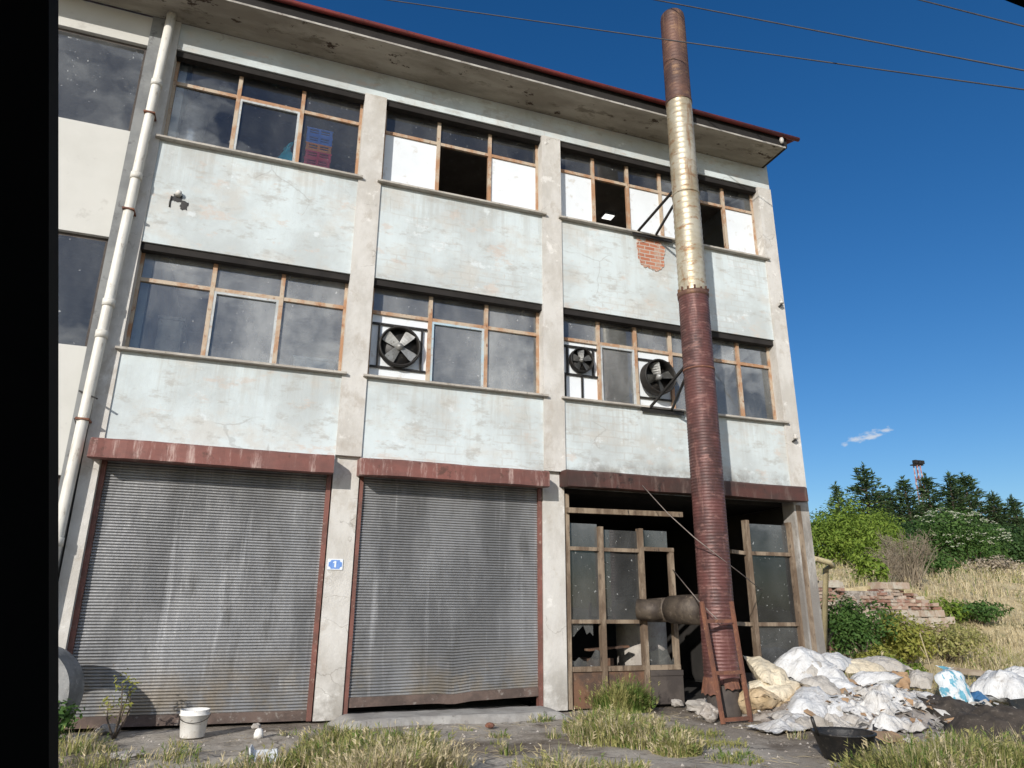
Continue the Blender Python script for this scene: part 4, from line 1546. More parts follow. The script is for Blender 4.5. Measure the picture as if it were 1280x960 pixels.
bk = thing('bucket', (1.5, -0.78, 0), 'dirty white plastic bucket standing before the left roller shutter', 'bucket')
BX, BY = 1.52, -0.72
q = MB()
q.lathe([(r_ * 0.9, h_ * 0.9) for r_, h_ in [(0, 0.012), (0.135, 0.012), (0.142, 0.02), (0.165, 0.26), (0.178, 0.262), (0.178, 0.275), (0.165, 0.277), (0.173, 0.315), (0.173, 0.325), (0.163, 0.325), (0.155, 0.27), (0.13, 0.03), (0, 0.03)]], (BX, BY, -0.012), n=36)
q.build('tub', 'bucket', bk)
q = MB()
q.tube([(BX - 0.162 * math.cos(t * PI / 14), BY - 0.167 * math.sin(t * PI / 14), 0.228 - 0.07 * math.sin(t * PI / 14)) for t in range(15)], 0.004, 6)
q.build('handle', 'black_metal', bk)
q = MB()
q.lathe([(0, 0), (0.05, 0), (0.052, 0.04), (0.04, 0.085), (0.02, 0.1), (0, 0.1)], (2.21, -1.0, -0.005), n=18)
tag(q.build('plastic_cup', 'bucket', None, (2.21, -1.0, 0)), 'small upturned white cup on the ground near the first pillar', 'cup')
q = MB()
a = Vector((2.19, -2.45, 0.0))
q.add([(2.12, -2.5, 0), (2.36, -2.42, 0), (2.34, -2.36, 0.1), (2.13, -2.44, 0.11), (2.12, -2.48, 0), (2.37, -2.40, 0), (2.35, -2.34, 0.1), (2.13, -2.42, 0.11)],
      [(0, 1, 2, 3), (7, 6, 5, 4), (0, 4, 5, 1), (1, 5, 6, 2), (2, 6, 7, 3), (3, 7, 4, 0)])
q.add([(2.12, -2.52, 0.0), (2.2, -2.3, 0.0), (2.12, -2.3, 0.14), (2.1, -2.5, 0.14), (2.11, -2.52, 0.0), (2.19, -2.3, 0.0), (2.11, -2.3, 0.14), (2.09, -2.5, 0.14)],
      [(0, 1, 2, 3), (7, 6, 5, 4), (0, 4, 5, 1), (1, 5, 6, 2), (2, 6, 7, 3), (3, 7, 4, 0)])
tag(q.build('plastic_scrap', 'white_board', None, (2.2, -2.4, 0)), 'broken white plastic corner piece lying on the bare ground', 'scrap')


def stone(c, r, seed, mat, label, cat='stone', group=None, squash=0.6, name='stone'):
    q = MB()
    vs, fs = [], []
    nu, nv = 12, 8
    for j in range(nv + 1):
        th = PI * j / nv
        for i in range(nu):
            ph = 2 * PI * i / nu
            d = Vector((math.sin(th) * math.cos(ph), math.sin(th) * math.sin(ph), math.cos(th)))
            k = 1 + 0.45 * fbm(d.x * 1.3 + seed, d.y * 1.3, d.z * 1.3) + 0.1 * fbm(d.x * 5, d.y * 5 + seed, d.z * 5)
            p = d * r * k
            vs.append((c[0] + p.x, c[1] + p.y, c[2] + p.z * squash + r * squash * 0.7))
    for j in range(nv):
        for i in range(nu):
            fs.append((j * nu + i, (j + 1) * nu + i, (j + 1) * nu + (i + 1) % nu, j * nu + (i + 1) % nu))
    q.add(vs, fs, 0, False)
    return tag(q.build(name, mat, None, c), label, cat, group)


def gp_(px, py, dz=0.0):
    d = RM @ Vector(((px - 640) / F, -(py - 480) / F, -1))
    p = CAM + d * ((dz - CAM.z) / d.z)
    return p


stone(gp_(612, 909), 0.055, 2, 'rust', 'small red brick lump on the bare yard before the second shutter')
stone(gp_(320, 880 + 30), 0.0001 + 0.05, 5, 'stone', 'small pale stone near the white cup')
stone(gp_(135, 915), 0.13, 8, 'stone', 'long pale concrete lump at the foot of the left shutter', squash=0.35)
stone(gp_(100, 928), 0.12, 11, 'stone', 'pale rubble lump among weeds by the concrete ring', squash=0.4)
stone(gp_(160, 948), 0.16, 14, 'stone', 'flat grey rubble lump at the lower left of the yard', squash=0.25)
stone(gp_(846, 882), 0.09, 17, 'stone', 'small stone at the door of the burnt bay')
stone(gp_(878, 890), 0.2, 20, 'stone', 'flat concrete lump beside the chimney foot', squash=0.45)
stone(gp_(888, 900), 0.12, 23, 'rubbish', 'dark rubble lump against the chimney drum', squash=0.9)
q = MB()
rs = random.Random(4)
for i in range(2600):
    x, y = rs.uniform(-0.5, 8.6), rs.uniform(-4.6, -0.3)
    if rs.random() < 0.3:
        x, y = rs.uniform(7.5, 12), rs.uniform(-4.6, -0.8)
    r = 0.004 + 0.018 * rs.random() ** 5
    z = H(x, y)
    p = [Vector((rs.uniform(-1, 1), rs.uniform(-1, 1), 0.2)) * r for _ in range(4)]
    q.add([(x - r, y, z), (x + r * rs.uniform(0.3, 1), y - r, z), (x + r * 0.4, y + r, z), (x + rs.uniform(-r, r) * 0.5, y, z + r * rs.uniform(0.6, 1.3))], [(0, 1, 3), (1, 2, 3), (2, 0, 3)], i % 2)
tag(q.build('gravel', ['rubbish', 'stone']), 'loose grit and pebbles scattered over the yard', 'gravel', kind='stuff')

# ------------------------------------------------------------------ rubbish heap
HC = Vector((10.0, -1.35, 0))


def heap_h(x, y):
    e = ((x - 10.05) / 1.75) ** 2 + ((y + 1.35) / 1.25) ** 2
    return 0.30 * max(0, 1 - e) ** 0.8


q = MB()


def hp2(u, v):
    x = 8.15 + 4.6 * u
    y = -3.9 + 3.6 * v
    e = max(0, min(1, 6 * u, 6 * (1 - u), 6 * v, 6 * (1 - v)))
    h = heap_h(x, y) + e * (0.03 + 0.05 * abs(fbm(x * 3, y * 3, 6)) + 0.03 * abs(fbm(x * 11, y * 11, 2)))
    return (x, y, H(x, y) - 0.03 + h)


q.grid(hp2, 110, 90)
tag(q.build('rubble_mound', 'rubbish', None, (10, -1.4, 0)), 'mound of ash and grey rubble under the heap of sacks', 'rubble', kind='stuff')

G = 'sacks dumped on the rubbish heap'
# (px, py, Y, length, width, thick, yaw, pitch, roll, material, label, tie)
SK = [
    (962, 850, -1.0, 0.75, 0.5, 0.34, 70, -20, 30, 'sack_cream', 'cream sack slumped at the left rear of the heap by the door frame'),
    (1003, 838, -0.85, 0.8, 0.55, 0.46, 20, -14, 16, 'sack_white', 'big bright white sack on top of the heap before the right shop pane'),
    (975, 866, -1.25, 0.85, 0.45, 0.26, 12, -4, 25, 'sack_cream', 'long flat cream sack across the left of the heap'),
    (946, 882, -1.4, 0.55, 0.42, 0.34, 110, 14, 15, 'sack_tan', 'tan bulging sack at the left foot of the heap beside the ladder'),
    (1006, 880, -1.5, 0.5, 0.4, 0.26, 40, -14, 20, 'sack_tan', 'tan sack wedged in the middle of the heap behind the long white sack'),
    (1013, 884, -1.85, 0.95, 0.42, 0.34, 32, -18, 12, 'sack_white', 'long plump white sack lying diagonally over the front of the heap'),
    (1037, 850, -1.2, 0.6, 0.44, 0.3, 100, -38, 5, 'sack_white', 'white sack standing upright in the middle of the heap'),
    (1018, 843, -1.0, 0.5, 0.42, 0.3, 60, -18, 25, 'sack_grey', 'grey dusty sack near the top of the heap'),
    (1058, 872, -1.55, 0.8, 0.46, 0.3, -35, 14, 14, 'sack_white', 'wide white sack at the right centre of the heap beside the brown plank'),
    (1050, 893, -2.0, 0.6, 0.45, 0.28, 80, -20, 8, 'sack_white', 'short white sack behind the black tub'),
    (1072, 838, -0.7, 0.8, 0.4, 0.2, 5, 0, 12, 'sack_cream', 'pale flat sack along the rear right edge of the heap'),
    (1108, 836, -0.5, 0.7, 0.45, 0.24, -20, 4, 14, 'sack_grey', 'greyish striped sack at the rear beneath the yellow shrub'),
    (1041, 832, -0.6, 0.7, 0.45, 0.26, 30, -6, 8, 'sack_white', 'white sack at the rear of the heap near the corner pipe'),
    (1090, 858, -1.2, 0.7, 0.42, 0.3, 150, 12, 10, 'sack_white', 'white sack right of the heap above the long brown board'),
    (1075, 880, -1.75, 0.55, 0.42, 0.24, 20, 10, 18, 'sack_white', 'slack white sack lying just below the long brown board'),
    (1108, 872, -1.35, 0.6, 0.4, 0.22, -40, 8, 10, 'sack_cream', 'slack cream sack at the right end of the heap below the rear sacks'),
    (1028, 866, -1.5, 0.5, 0.42, 0.3, 130, -20, 5, 'sack_grey', 'small grey sack squeezed between the upright one and the wide one'),
    (992, 903, -2.0, 0.5, 0.34, 0.18, -10, 5, 8, 'sack_grey', 'small deflated grey sack at the front of the heap'),
]
for i, (px, py, Y, L, W, Tk, ya, pi_, ro, m, lab) in enumerate(SK):
    p = at(px, py - 3, Y)
    sack('sack', p, L * 1.12, W * 1.15, Tk * 1.1, ya, pi_, ro, m, lab, 'sack', i * 1.7, i % 3 == 2, G, ground=-0.01)
p = at(1257, 868, -1.5)
sack('sack', (p.x, p.y, 0.24), 1.0, 0.75, 0.55, 15, -8, 5, 'sack_white', 'large full white sack at the right edge of the picture', 'sack', 31, True, ground=0.0)
p = at(1283, 868, -1.2)
sack('sack', (p.x + 0.1, p.y, 0.24), 0.8, 0.6, 0.5, -35, 5, 5, 'sack_white', 'white sack cut by the right frame edge behind the large full one', 'sack', 35, ground=0.0)
p = at(1190, 856, -1.3)
sack('plastic_bag', (p.x, p.y, p.z), 0.62, 0.46, 0.32, 60, -52, 10, 'bag_blue', 'white bag with blue green print leaning right of the heap', 'bag', 40, True, ground=-0.01)
p = at(1222, 868, -1.4)
sack('plastic_bag', (p.x, p.y, 0.12), 0.4, 0.34, 0.22, 10, 0, 5, 'bag_navy', 'small blue plastic bag beside the large full white sack', 'bag', 44, ground=0.0)
p = at(1150, 850, -0.9)
sack('plastic_bag', p, 0.4, 0.34, 0.22, 30, -30, 5, 'sack_grey', 'small grey translucent bag under the yellow shrub', 'bag', 48, ground=0.0)


def sheet_thing(c, L, W, yaw, amp, mat, label, seed, name='plastic_sheet', cat='plastic sheet', thick=0.006):
    q = MB()
    ca, sa = math.cos(R(yaw)), math.sin(R(yaw))

    def pt(u, v, o):
        x0, y0 = (u - 0.5) * L, (v - 0.5) * W
        x0 *= 1 + 0.25 * fbm(v * 2, seed)
        y0 *= 1 + 0.4 * fbm(u * 2, seed + 7)
        x = c[0] + ca * x0 - sa * y0
        y = c[1] + sa * x0 + ca * y0
        z = max(H(x, y), H(x, y) - 0.03 + heap_h(x, y) + 0.06) + 0.03
        e_ = min(1, 5 * u, 5 * (1 - u), 5 * v, 5 * (1 - v))
        return (x, y, z - 0.02 + e_ * amp * (0.3 + 0.9 * fbm(x * 2.6 + seed, y * 2.6, seed, 2) - 3.0 * max(0, 0.11 - abs(fbm(x * 2.2 - y * 1.6 + seed, y * 2 + x, seed + 3, 1))) - 2.2 * max(0, 0.1 - abs(fbm(x * 4 + y * 3, y * 3.4 - x, seed, 1)))) + amp * 0.35 * abs(fbm(x * 5, y * 5 + x * 3, seed, 1)) + o)
    q.grid(lambda u, v: pt(u, v, thick), 44, 32)
    q.grid(lambda u, v: pt(1 - u, v, 0), 44, 32)
    return tag(q.build(name, mat, None, (c[0], c[1], 0)), label, cat)


p = gp_(990, 912)
sheet_thing(p, 1.1, 0.5, 10, 0.12, 'sheet', 'crumpled white plastic sheet spread on the ground before the heap', 3)
p = gp_(1112, 897)
sheet_thing(p, 0.9, 0.6, -30, 0.22, 'sheet', 'crumpled white sheet right of the heap among the rubble', 6)
p = gp_(1118, 915)
sheet_thing(p, 0.5, 0.6, 60, 0.24, 'sheet', 'bunched dirty white sheet beside the black tub', 9)
p = gp_(1135, 878)
sheet_thing(p, 0.8, 0.5, 10, 0.2, 'sack_grey', 'greyish torn sheet at the right foot of the heap', 12)
p = gp_(1150, 892)
sheet_thing(p, 1.0, 0.55, -10, 0.12, 'sheet', 'flattened pale sheet half buried in ash right of the heap', 15)


for (px, py, L, W, ya, am, mt, lab, sd) in (
        (1098, 905, 0.8, 0.5, 20, 0.2, 'sheet', 'crumpled white sheet directly behind the tub rim', 18),
        (1125, 868, 0.7, 0.45, -20, 0.2, 'sack_grey', 'thin torn greyish sheet between the foam lump and the dark mound', 21),
        (1060, 912, 0.7, 0.4, 5, 0.16, 'sack_grey', 'dirty grey sheet under the cardboard behind the black tub', 24),
        (1020, 912, 0.6, 0.35, -15, 0.14, 'soil_paper', 'narrow dirty sheet left of the black tub', 27)):
    sheet_thing(gp_(px, py), L, W, ya, am, mt, lab, sd)


def card(c, L, W, yaw, pitch, roll, label, bend=0.05, mat='card', name='cardboard', cat='cardboard', th=0.012):
    rm = Euler((R(roll), R(pitch), R(yaw)), 'XYZ').to_matrix()
    q = MB()

    def pt(u, v, o):
        x, y = (u - 0.5) * L, (v - 0.5) * W
        return Vector(c) + rm @ Vector((x, y, o + bend * math.sin(u * 4 + 1) * W + 0.01 * fbm(x * 6, y * 6, L)))
    q.grid(lambda u, v: pt(u, v, th), 14, 8)
    q.grid(lambda u, v: pt(1 - u, v, 0), 14, 8)
    for e in (0, 1):
        q.grid(lambda u, v: pt(e, u, v * th), 8, 1)
        q.grid(lambda u, v: pt(u, e, v * th), 14, 1)
    return tag(q.build(name, mat, None, c), label, cat)


card(at(1028, 897, -2.15), 0.5, 0.3, 25, 0, 30, 'brown cardboard piece under the long white sack')
card(at(1077, 889, -1.95), 0.45, 0.32, -20, 5, 35, 'brown cardboard piece right of the short white sack')
card(gp_(1113, 922, 0.06), 0.5, 0.3, 10, 0, 12, 'ochre cardboard piece on the ground right of the black tub')
card(at(1090, 862, -1.3), 1.1, 0.14, -22, 16, 25, 'long brown board lying across the right side of the heap', 0.01, 'card', 'board', 'board', 0.03)
stone(at(1125, 862, -1.0), 0.15, 40, 'card', 'yellow brown lump of foam under the shrub right of the heap', 'foam lump', squash=1.0, name='foam_lump')

tb = thing('tub', (7.75, -3.75, 0), 'black rubber tub full of ash in front of the heap', 'tub')
TX, TY = gp_(1058, 948).x, gp_(1058, 948).y
q = MB()
q.lathe([(0, 0.0), (0.2, 0.0), (0.215, 0.02), (0.285, 0.22), (0.3, 0.225), (0.3, 0.24), (0.275, 0.24), (0.265, 0.215), (0.2, 0.03), (0, 0.03)], (TX, TY, 0), n=36)
q.build('basin', 'black_plastic', tb)
q = MB()
q.grid(lambda u, v: (TX + 0.25 * (u) * math.cos(v * 2 * PI), TY + 0.25 * u * math.sin(v * 2 * PI), 0.15 + 0.05 * fbm(u * 3 * math.cos(v * 2 * PI), u * 3 * math.sin(v * 2 * PI), 3)), 8, 30)
q.build('ash', 'rubbish', tb)
q = MB()
q.tube([(TX - 0.29, TY + 0.02, 0.22), (TX - 0.34, TY, 0.30), (TX - 0.37, TY - 0.01, 0.38)], 0.018, 8)
q.build('handle', 'black_plastic', tb)


def mound(name, c, rx, ry, h, mat, label, seed):
    q = MB()

    def pt(u, v):
        a = v * 2 * PI
        x = c[0] + rx * u * math.cos(a)
        y = c[1] + ry * u * math.sin(a)
        k = (1 - u * u)
        return (x, y, H(x, y) - 0.03 + k * h * (1 + 0.5 * fbm(x * 2, y * 2, seed)) + 0.03 * fbm(x * 7, y * 7, seed) * min(1, 3 * (1 - u)))
    q.grid(pt, 16, 44)
    return tag(q.build(name, mat, None, (c[0], c[1], 0)), label, 'soil')


p = gp_(1175, 897)
mound('soil_mound', p, 0.75, 0.55, 0.3, 'soil', 'dark burnt soil mound right of the heap below the printed bag', 2)
p = gp_(1252, 925)
mound('soil_mound', p, 0.75, 0.6, 0.34, 'soil', 'dark burnt soil mound below the large white sack at the right', 5)
card(at(1274, 884, -2.0), 0.5, 0.22, 10, 0, 80, 'black flat panel leaning under the large white sack', 0.0, 'black_plastic', 'black_panel', 'panel', 0.03)
q = MB()
a, b = at(1195, 838, 0.3), at(1300, 850, 0.2)
a.z, b.z = max(a.z, H(a.x, a.y) + 0.06), max(b.z, H(b.x, b.y) + 0.06)
q.bar(a, b, 0.16, 0.1)
tag(q.build('timber_beam', 'old_wood', None, a), 'weathered grey timber beam lying at the foot of the grassy bank', 'timber')

q = MB()
rs = random.Random(12)
for i in range(750):
    x, y = rs.gauss(10.2, 1.3), rs.gauss(-1.8, 0.9)
    if x < 8.4 or y > -0.3:
        continue
    z = H(x, y) - 0.03 + heap_h(x, y) + 0.1
    s_ = rs.uniform(0.015, 0.085)
    u = Vector((rs.uniform(-1, 1), rs.uniform(-1, 1), rs.uniform(-0.4, 0.4))).normalized() * s_
    v = Vector((rs.uniform(-1, 1), rs.uniform(-1, 1), rs.uniform(-0.4, 0.6))).normalized() * s_ * rs.uniform(0.3, 0.9)
    c = Vector((x, y, z))
    q.add([c - u - v, c + u - v, c + u * 0.8 + v + Vector((0, 0, s_ * 0.3)), c - u + v], [(0, 1, 2, 3)], rs.choice((0, 0, 1, 2, 3)))
tag(q.build('litter', ['sheet', 'card', 'black_plastic', 'sack_grey']), 'torn scraps of paper and plastic strewn over the heap', 'litter', kind='stuff')

# ------------------------------------------------------------------ brick ruin on the bank
rw = thing('ruined_brick_wall', (14.4, 2.4, 0.6), 'crumbling brick and stone retaining wall in the bank right of the factory', 'wall')
q = MB()
qs = MB()
rs = random.Random(21)
z = 0.35
while z < 2.15:
    x = 12.4 + rs.uniform(0, 0.2)
    stone_row = rs.random() < 0.3
    hgt = rs.uniform(0.11, 0.16) if stone_row else 0.072
    while x < 16.6:
        top = 1.98 + 0.2 * fbm(x * 1.3, 3) - 0.45 * max(0, (x - 15.4)) - 0.3 * sst(13.7, 14.0, x) * sst(14.9, 14.5, x)
        ln = rs.uniform(0.25, 0.5) if stone_row else rs.choice((0.1, 0.2, 0.2, 0.22))
        if z < top and rs.random() > 0.11:
            o = rs.uniform(-0.02, 0.02) + 0.06 * fbm(x * 0.8, z * 0.8)
            if z > top - 0.2:
                o += rs.uniform(0, 0.14)
            tgt = qs if (stone_row or rs.random() < 0.18) else q
            y0 = 2.32 + o
            d = rs.uniform(-0.02, 0.02)
            zt_ = z + hgt - 0.011
            vs = [(x, y0 + d, z), (x + ln - 0.012, y0 - d, z), (x + ln - 0.012, y0 + 0.34, z), (x, y0 + 0.34, z),
                  (x + d, y0 + d + rs.uniform(0, 0.015), zt_), (x + ln - 0.012 + d, y0 - d + rs.uniform(0, 0.015), zt_ + d), (x + ln - 0.012, y0 + 0.34, zt_), (x, y0 + 0.34, zt_)]
            tgt.add(vs, [(0, 3, 2, 1), (4, 5, 6, 7), (0, 1, 5, 4), (1, 2, 6, 5), (2, 3, 7, 6), (3, 0, 4, 7)])
        x += ln
    z += hgt
q.build('brick_course', 'old_brick', rw)
qs.build('stone_course', 'brick_pale', rw)
mo = MB()
mo.grid(lambda u, v: (12.4 + 4.0 * u, 2.40 + 0.02 * fbm(u * 20, v * 9), 0.3 + v * (1.5 - 0.5 * max(0, u - 0.75) * 4)), 40, 14)
mo.grid(lambda u, v: (12.4 + 4.0 * (1 - u), 2.62, 0.3 + v * (1.5 - 0.5 * max(0, 1 - u - 0.75) * 4)), 40, 4)
mo.build('mortar', 'rubbish', rw)


# ------------------------------------------------------------------ vegetation kit
def blade(q, p, h, lean, az, w_, mi, seg=3):
    d = Vector((math.cos(az), math.sin(az), 0))
    s_ = Vector((-d.y, d.x, 0)) * w_
    vs = []
    for i in range(seg):
        t = i / seg
        c = p + d * (lean * h * t * t) + Vector((0, 0, h * t * (1 - 0.3 * lean * t)))
        k = 1 - 0.55 * t
        vs += [c - s_ * k, c + s_ * k]
    vs.append(p + d * (lean * h) + Vector((0, 0, h * (1 - 0.3 * lean))))
    fs = [(2 * i, 2 * i + 1, 2 * i + 3, 2 * i + 2) for i in range(seg - 1)] + [(2 * seg - 2, 2 * seg - 1, 2 * seg)]
    q.add(vs, fs, mi)


def seed_head(q, p, az, lean, h, mi, sz):
    sz *= 0.75
    tip = p + Vector((math.cos(az), math.sin(az), 0)) * (lean * h) + Vector((0, 0, h * (1 - 0.3 * lean)))
    for k in range(5):
        a = rnd(0, 2 * PI)
        d = Vector((math.cos(az) * 0.6 + math.cos(a) * 0.5, math.sin(az) * 0.6 + math.sin(a) * 0.5, rnd(0.2, 1))).normalized() * sz
        s_ = d.cross(Vector((rnd(-1, 1), rnd(-1, 1), 0.3))).normalized() * sz * 0.13
        o = tip - Vector((0, 0, sz * 0.25 * k))
        q.add([o - s_, o + s_, o + d], [(0, 1, 2)], mi)


def grass_patch(blobs, n, hr, mats, weights, label, seed, wid=0.0042, heads=0.12, cat='grass'):
    random.seed(seed)
    q = MB()
    for _ in range(int(n * 1.6)):
        cx_, cy_, rx_, ry_, hs2 = random.choice(blobs)
        a, r_ = rnd(0, 2 * PI), math.sqrt(rnd(0, 1))
        edge = 1 - 0.55 * r_ ** 2
        x, y = cx_ + rx_ * r_ * math.cos(a), cy_ + ry_ * r_ * math.sin(a)
        clump = 0.7 + 0.6 * max(0, 0.5 + fbm(x * 3, y * 3, seed))
        h = rnd(*hr) * hs2 * edge * clump
        az = rnd(0, 2 * PI) if random.random() < 0.4 else math.atan2(y - cy_, x - cx_) + rnd(-0.7, 0.7)
        mi = random.choices(range(len(mats)), weights)[0]
        # colour grows in clumps
        if fbm(x * 2.2, y * 2.2, seed + 4) > 0.12 and len(mats) > 1:
            mi = 1 if mi == 0 else mi
        p = Vector((x, y, H(x, y) - 0.01))
        ln = rnd(0.15, 0.85)
        blade(q, p, h, ln, az, wid * rnd(0.6, 1.4), mi)
        if random.random() < heads:
            seed_head(q, p, az, ln, h, mi, rnd(0.04, 0.08))
    return tag(q.build('grass', mats), label, cat, kind='stuff')


def gpt(px, py, rx_, ry_, h=1.0):
    p = gp_(px, py)
    return (p.x, p.y, rx_, ry_, h)


GM = ['grass_dry', 'grass_mid', 'grass_green']
grass_patch([gpt(430, 955, 0.55, 0.4, 1.0), gpt(500, 945, 0.45, 0.4, 1.1), gpt(470, 962, 0.6, 0.35, 0.9), gpt(420, 935, 0.35, 0.3, 0.8)], 3800, (0.13, 0.33), GM, (4, 4, 2.4),
            'dry yellow grass clump in front of the first pillar', 1)
grass_patch([gpt(520, 972, 0.45, 0.3, 1.0), gpt(470, 985, 0.5, 0.3, 1.0)], 1800, (0.2, 0.42), GM, (8, 2, 0.5), 'pale straw grass at the lower edge before the second shutter', 2)
grass_patch([gpt(765, 925, 0.5, 0.4, 1.0), gpt(815, 930, 0.45, 0.35, 0.9), gpt(740, 912, 0.35, 0.3, 0.9), gpt(845, 940, 0.25, 0.25, 0.7), gpt(785, 912, 0.4, 0.35, 1.0)], 4200, (0.15, 0.36), GM, (5, 4, 2),
            'dry yellow grass clump before the burnt bay', 3)
p = gp_(776, 890)
grass_patch([(p.x, p.y, 0.42, 0.22, 1.0), (p.x + 0.15, p.y, 0.3, 0.2, 0.8)], 1700, (0.28, 0.58), ['grass_green', 'grass_mid'], (4, 1), 'tall green grass clump against the burnt shop front', 4, 0.007)
grass_patch([gpt(700, 975, 0.45, 0.25, 1.0), gpt(780, 978, 0.3, 0.25, 0.8), gpt(740, 985, 0.5, 0.3, 1)], 1500, (0.16, 0.34), GM, (6, 3, 1), 'straw grass tips along the bottom edge at the middle', 5)
grass_patch([gpt(1180, 965, 0.6, 0.45, 0.9), gpt(1120, 972, 0.5, 0.35, 0.8), gpt(1240, 968, 0.6, 0.45, 1.0), gpt(1285, 962, 0.5, 0.45, 0.95), gpt(1200, 952, 0.55, 0.3, 0.8), gpt(1150, 980, 0.6, 0.4, 1.0)], 6500, (0.15, 0.40), GM, (4, 5, 2.5),
            'dry yellow green grass in the lower right corner before the dark mounds', 6)
grass_patch([gpt(900, 932, 0.3, 0.25, 0.6), gpt(880, 918, 0.25, 0.2, 0.5), gpt(915, 945, 0.3, 0.2, 0.5)], 420, (0.08, 0.2), ['grass_green', 'grass_mid'], (3, 1), 'sparse green grass at the chimney foot', 7)
grass_patch([gpt(150, 955, 0.7, 0.25, 0.8), gpt(260, 965, 0.7, 0.2, 0.7), gpt(95, 940, 0.3, 0.3, 0.9), gpt(350, 962, 0.4, 0.25, 0.8)], 900, (0.08, 0.26), GM, (4, 3, 2), 'thin dry grass along the lower left yard', 8)


random.seed(91)
q = MB()
for i in range(1500):
    x, y = rnd(-0.3, 9.2), rnd(-4.4, -0.4)
    if fbm(x * 0.8, y * 0.8, 33) < 0.0:
        continue
    z = H(x, y) + 0.006
    a = rnd(0, PI)
    l_ = rnd(0.03, 0.16)
    d = Vector((math.cos(a), math.sin(a), rnd(-0.02, 0.12))) * l_
    q.tube([Vector((x, y, z)), Vector((x, y, z)) + d * 0.5 + Vector((0, 0, 0.006)), Vector((x, y, z)) + d], [0.002, 0.0022, 0.001], 3, random.choice((0, 0, 1)), False)
tag(q.build('dead_stems', ['grass_dry', 'dry_twig']), 'flattened dead stems and straw lying over the bare yard', 'straw', kind='stuff')
grass_patch([(rnd(0, 8.5), rnd(-4.2, -0.7), rnd(0.05, 0.16), rnd(0.05, 0.12), rnd(0.25, 0.7)) for _ in range(34)], 900, (0.1, 0.3), GM, (3, 4, 3), 'scattered small weeds and grass sprigs over the yard', 9)


# bank grass
def bank_grass():
    random.seed(30)
    q = MB()
    n = 0
    while n < 44000:
        u = random.random()
        y = -0.9 + 27 * u ** 1.9
        x = rnd(12.0, 24 + 1.7 * y)
        if 12.4 < x < 16.6 and 1.9 < y < 2.75:
            continue
        dens = fbm(x * 0.5, y * 0.5, 2) + 0.45
        if x < 15.5 and y < 1.9:
            if random.random() < 0.55:
                continue
        if random.random() > 0.35 + dens:
            continue
        n += 1
        dist = math.hypot(x - CAM.x, y - CAM.y)
        wd_ = 0.0036 * (dist / 12) + 0.0015
        h = rnd(0.12, 0.42) * (0.45 + 1.1 * max(0, fbm(x * 0.6, y * 0.6, 8) + 0.45))
        g_ = fbm(x * 0.6, y * 0.9, 14)
        mi = 0 if g_ < 0.14 or random.random() < 0.4 else 1
        if random.random() < 0.05:
            mi = 2
        if y < 1.8 and random.random() < 0.4:
            mi = 1
        az = rnd(0, 2 * PI) if random.random() < 0.55 else rnd(-0.9, 1.3)
        p = Vector((x, y, H(x, y) - 0.02))
        ln = rnd(0.2, 1.25)
        blade(q, p, h, ln, az, wd_ * rnd(0.7, 1.4), mi, 2)
        if random.random() < 0.18:
            seed_head(q, p, az, ln, h, mi, rnd(0.05, 0.1) * max(1, dist / 20))
    return q


tag(bank_grass().build('grass_bank', GM), 'sunlit dry straw grass covering the bank at the right', 'grass', kind='stuff')


def leaf_quads(q, c, rx, ry, rz, n, size, mi=0, shell=0.45, up=0.2, seed=0):
    for _ in range(n):
        while True:
            d = Vector((rnd(-1, 1), rnd(-1, 1), rnd(-1, 1)))
            if 0.05 < d.length <= 1:
                break
        r_ = d.length
        d.normalize()
        r_ = shell + (1 - shell) * r_
        lump = 1 + 0.38 * fbm(d.x * 1.7 + seed, d.y * 1.7, d.z * 1.7 + c[2])
        p = Vector((c[0] + d.x * rx * r_ * lump, c[1] + d.y * ry * r_ * lump, c[2] + d.z * rz * r_ * lump))
        nrm = (d + Vector((rnd(-1, 1), rnd(-1, 1), rnd(-0.6, 1) + up))).normalized()
        t = nrm.cross(Vector((rnd(-1, 1), rnd(-1, 1), rnd(-1, 1)))).normalized()
        b = nrm.cross(t)
        s_ = size * rnd(0.6, 1.35)
        q.add([p - t * s_, p - b * s_ * 0.45, p + t * s_, p + b * s_ * 0.45], [(0, 1, 2, 3)], mi)


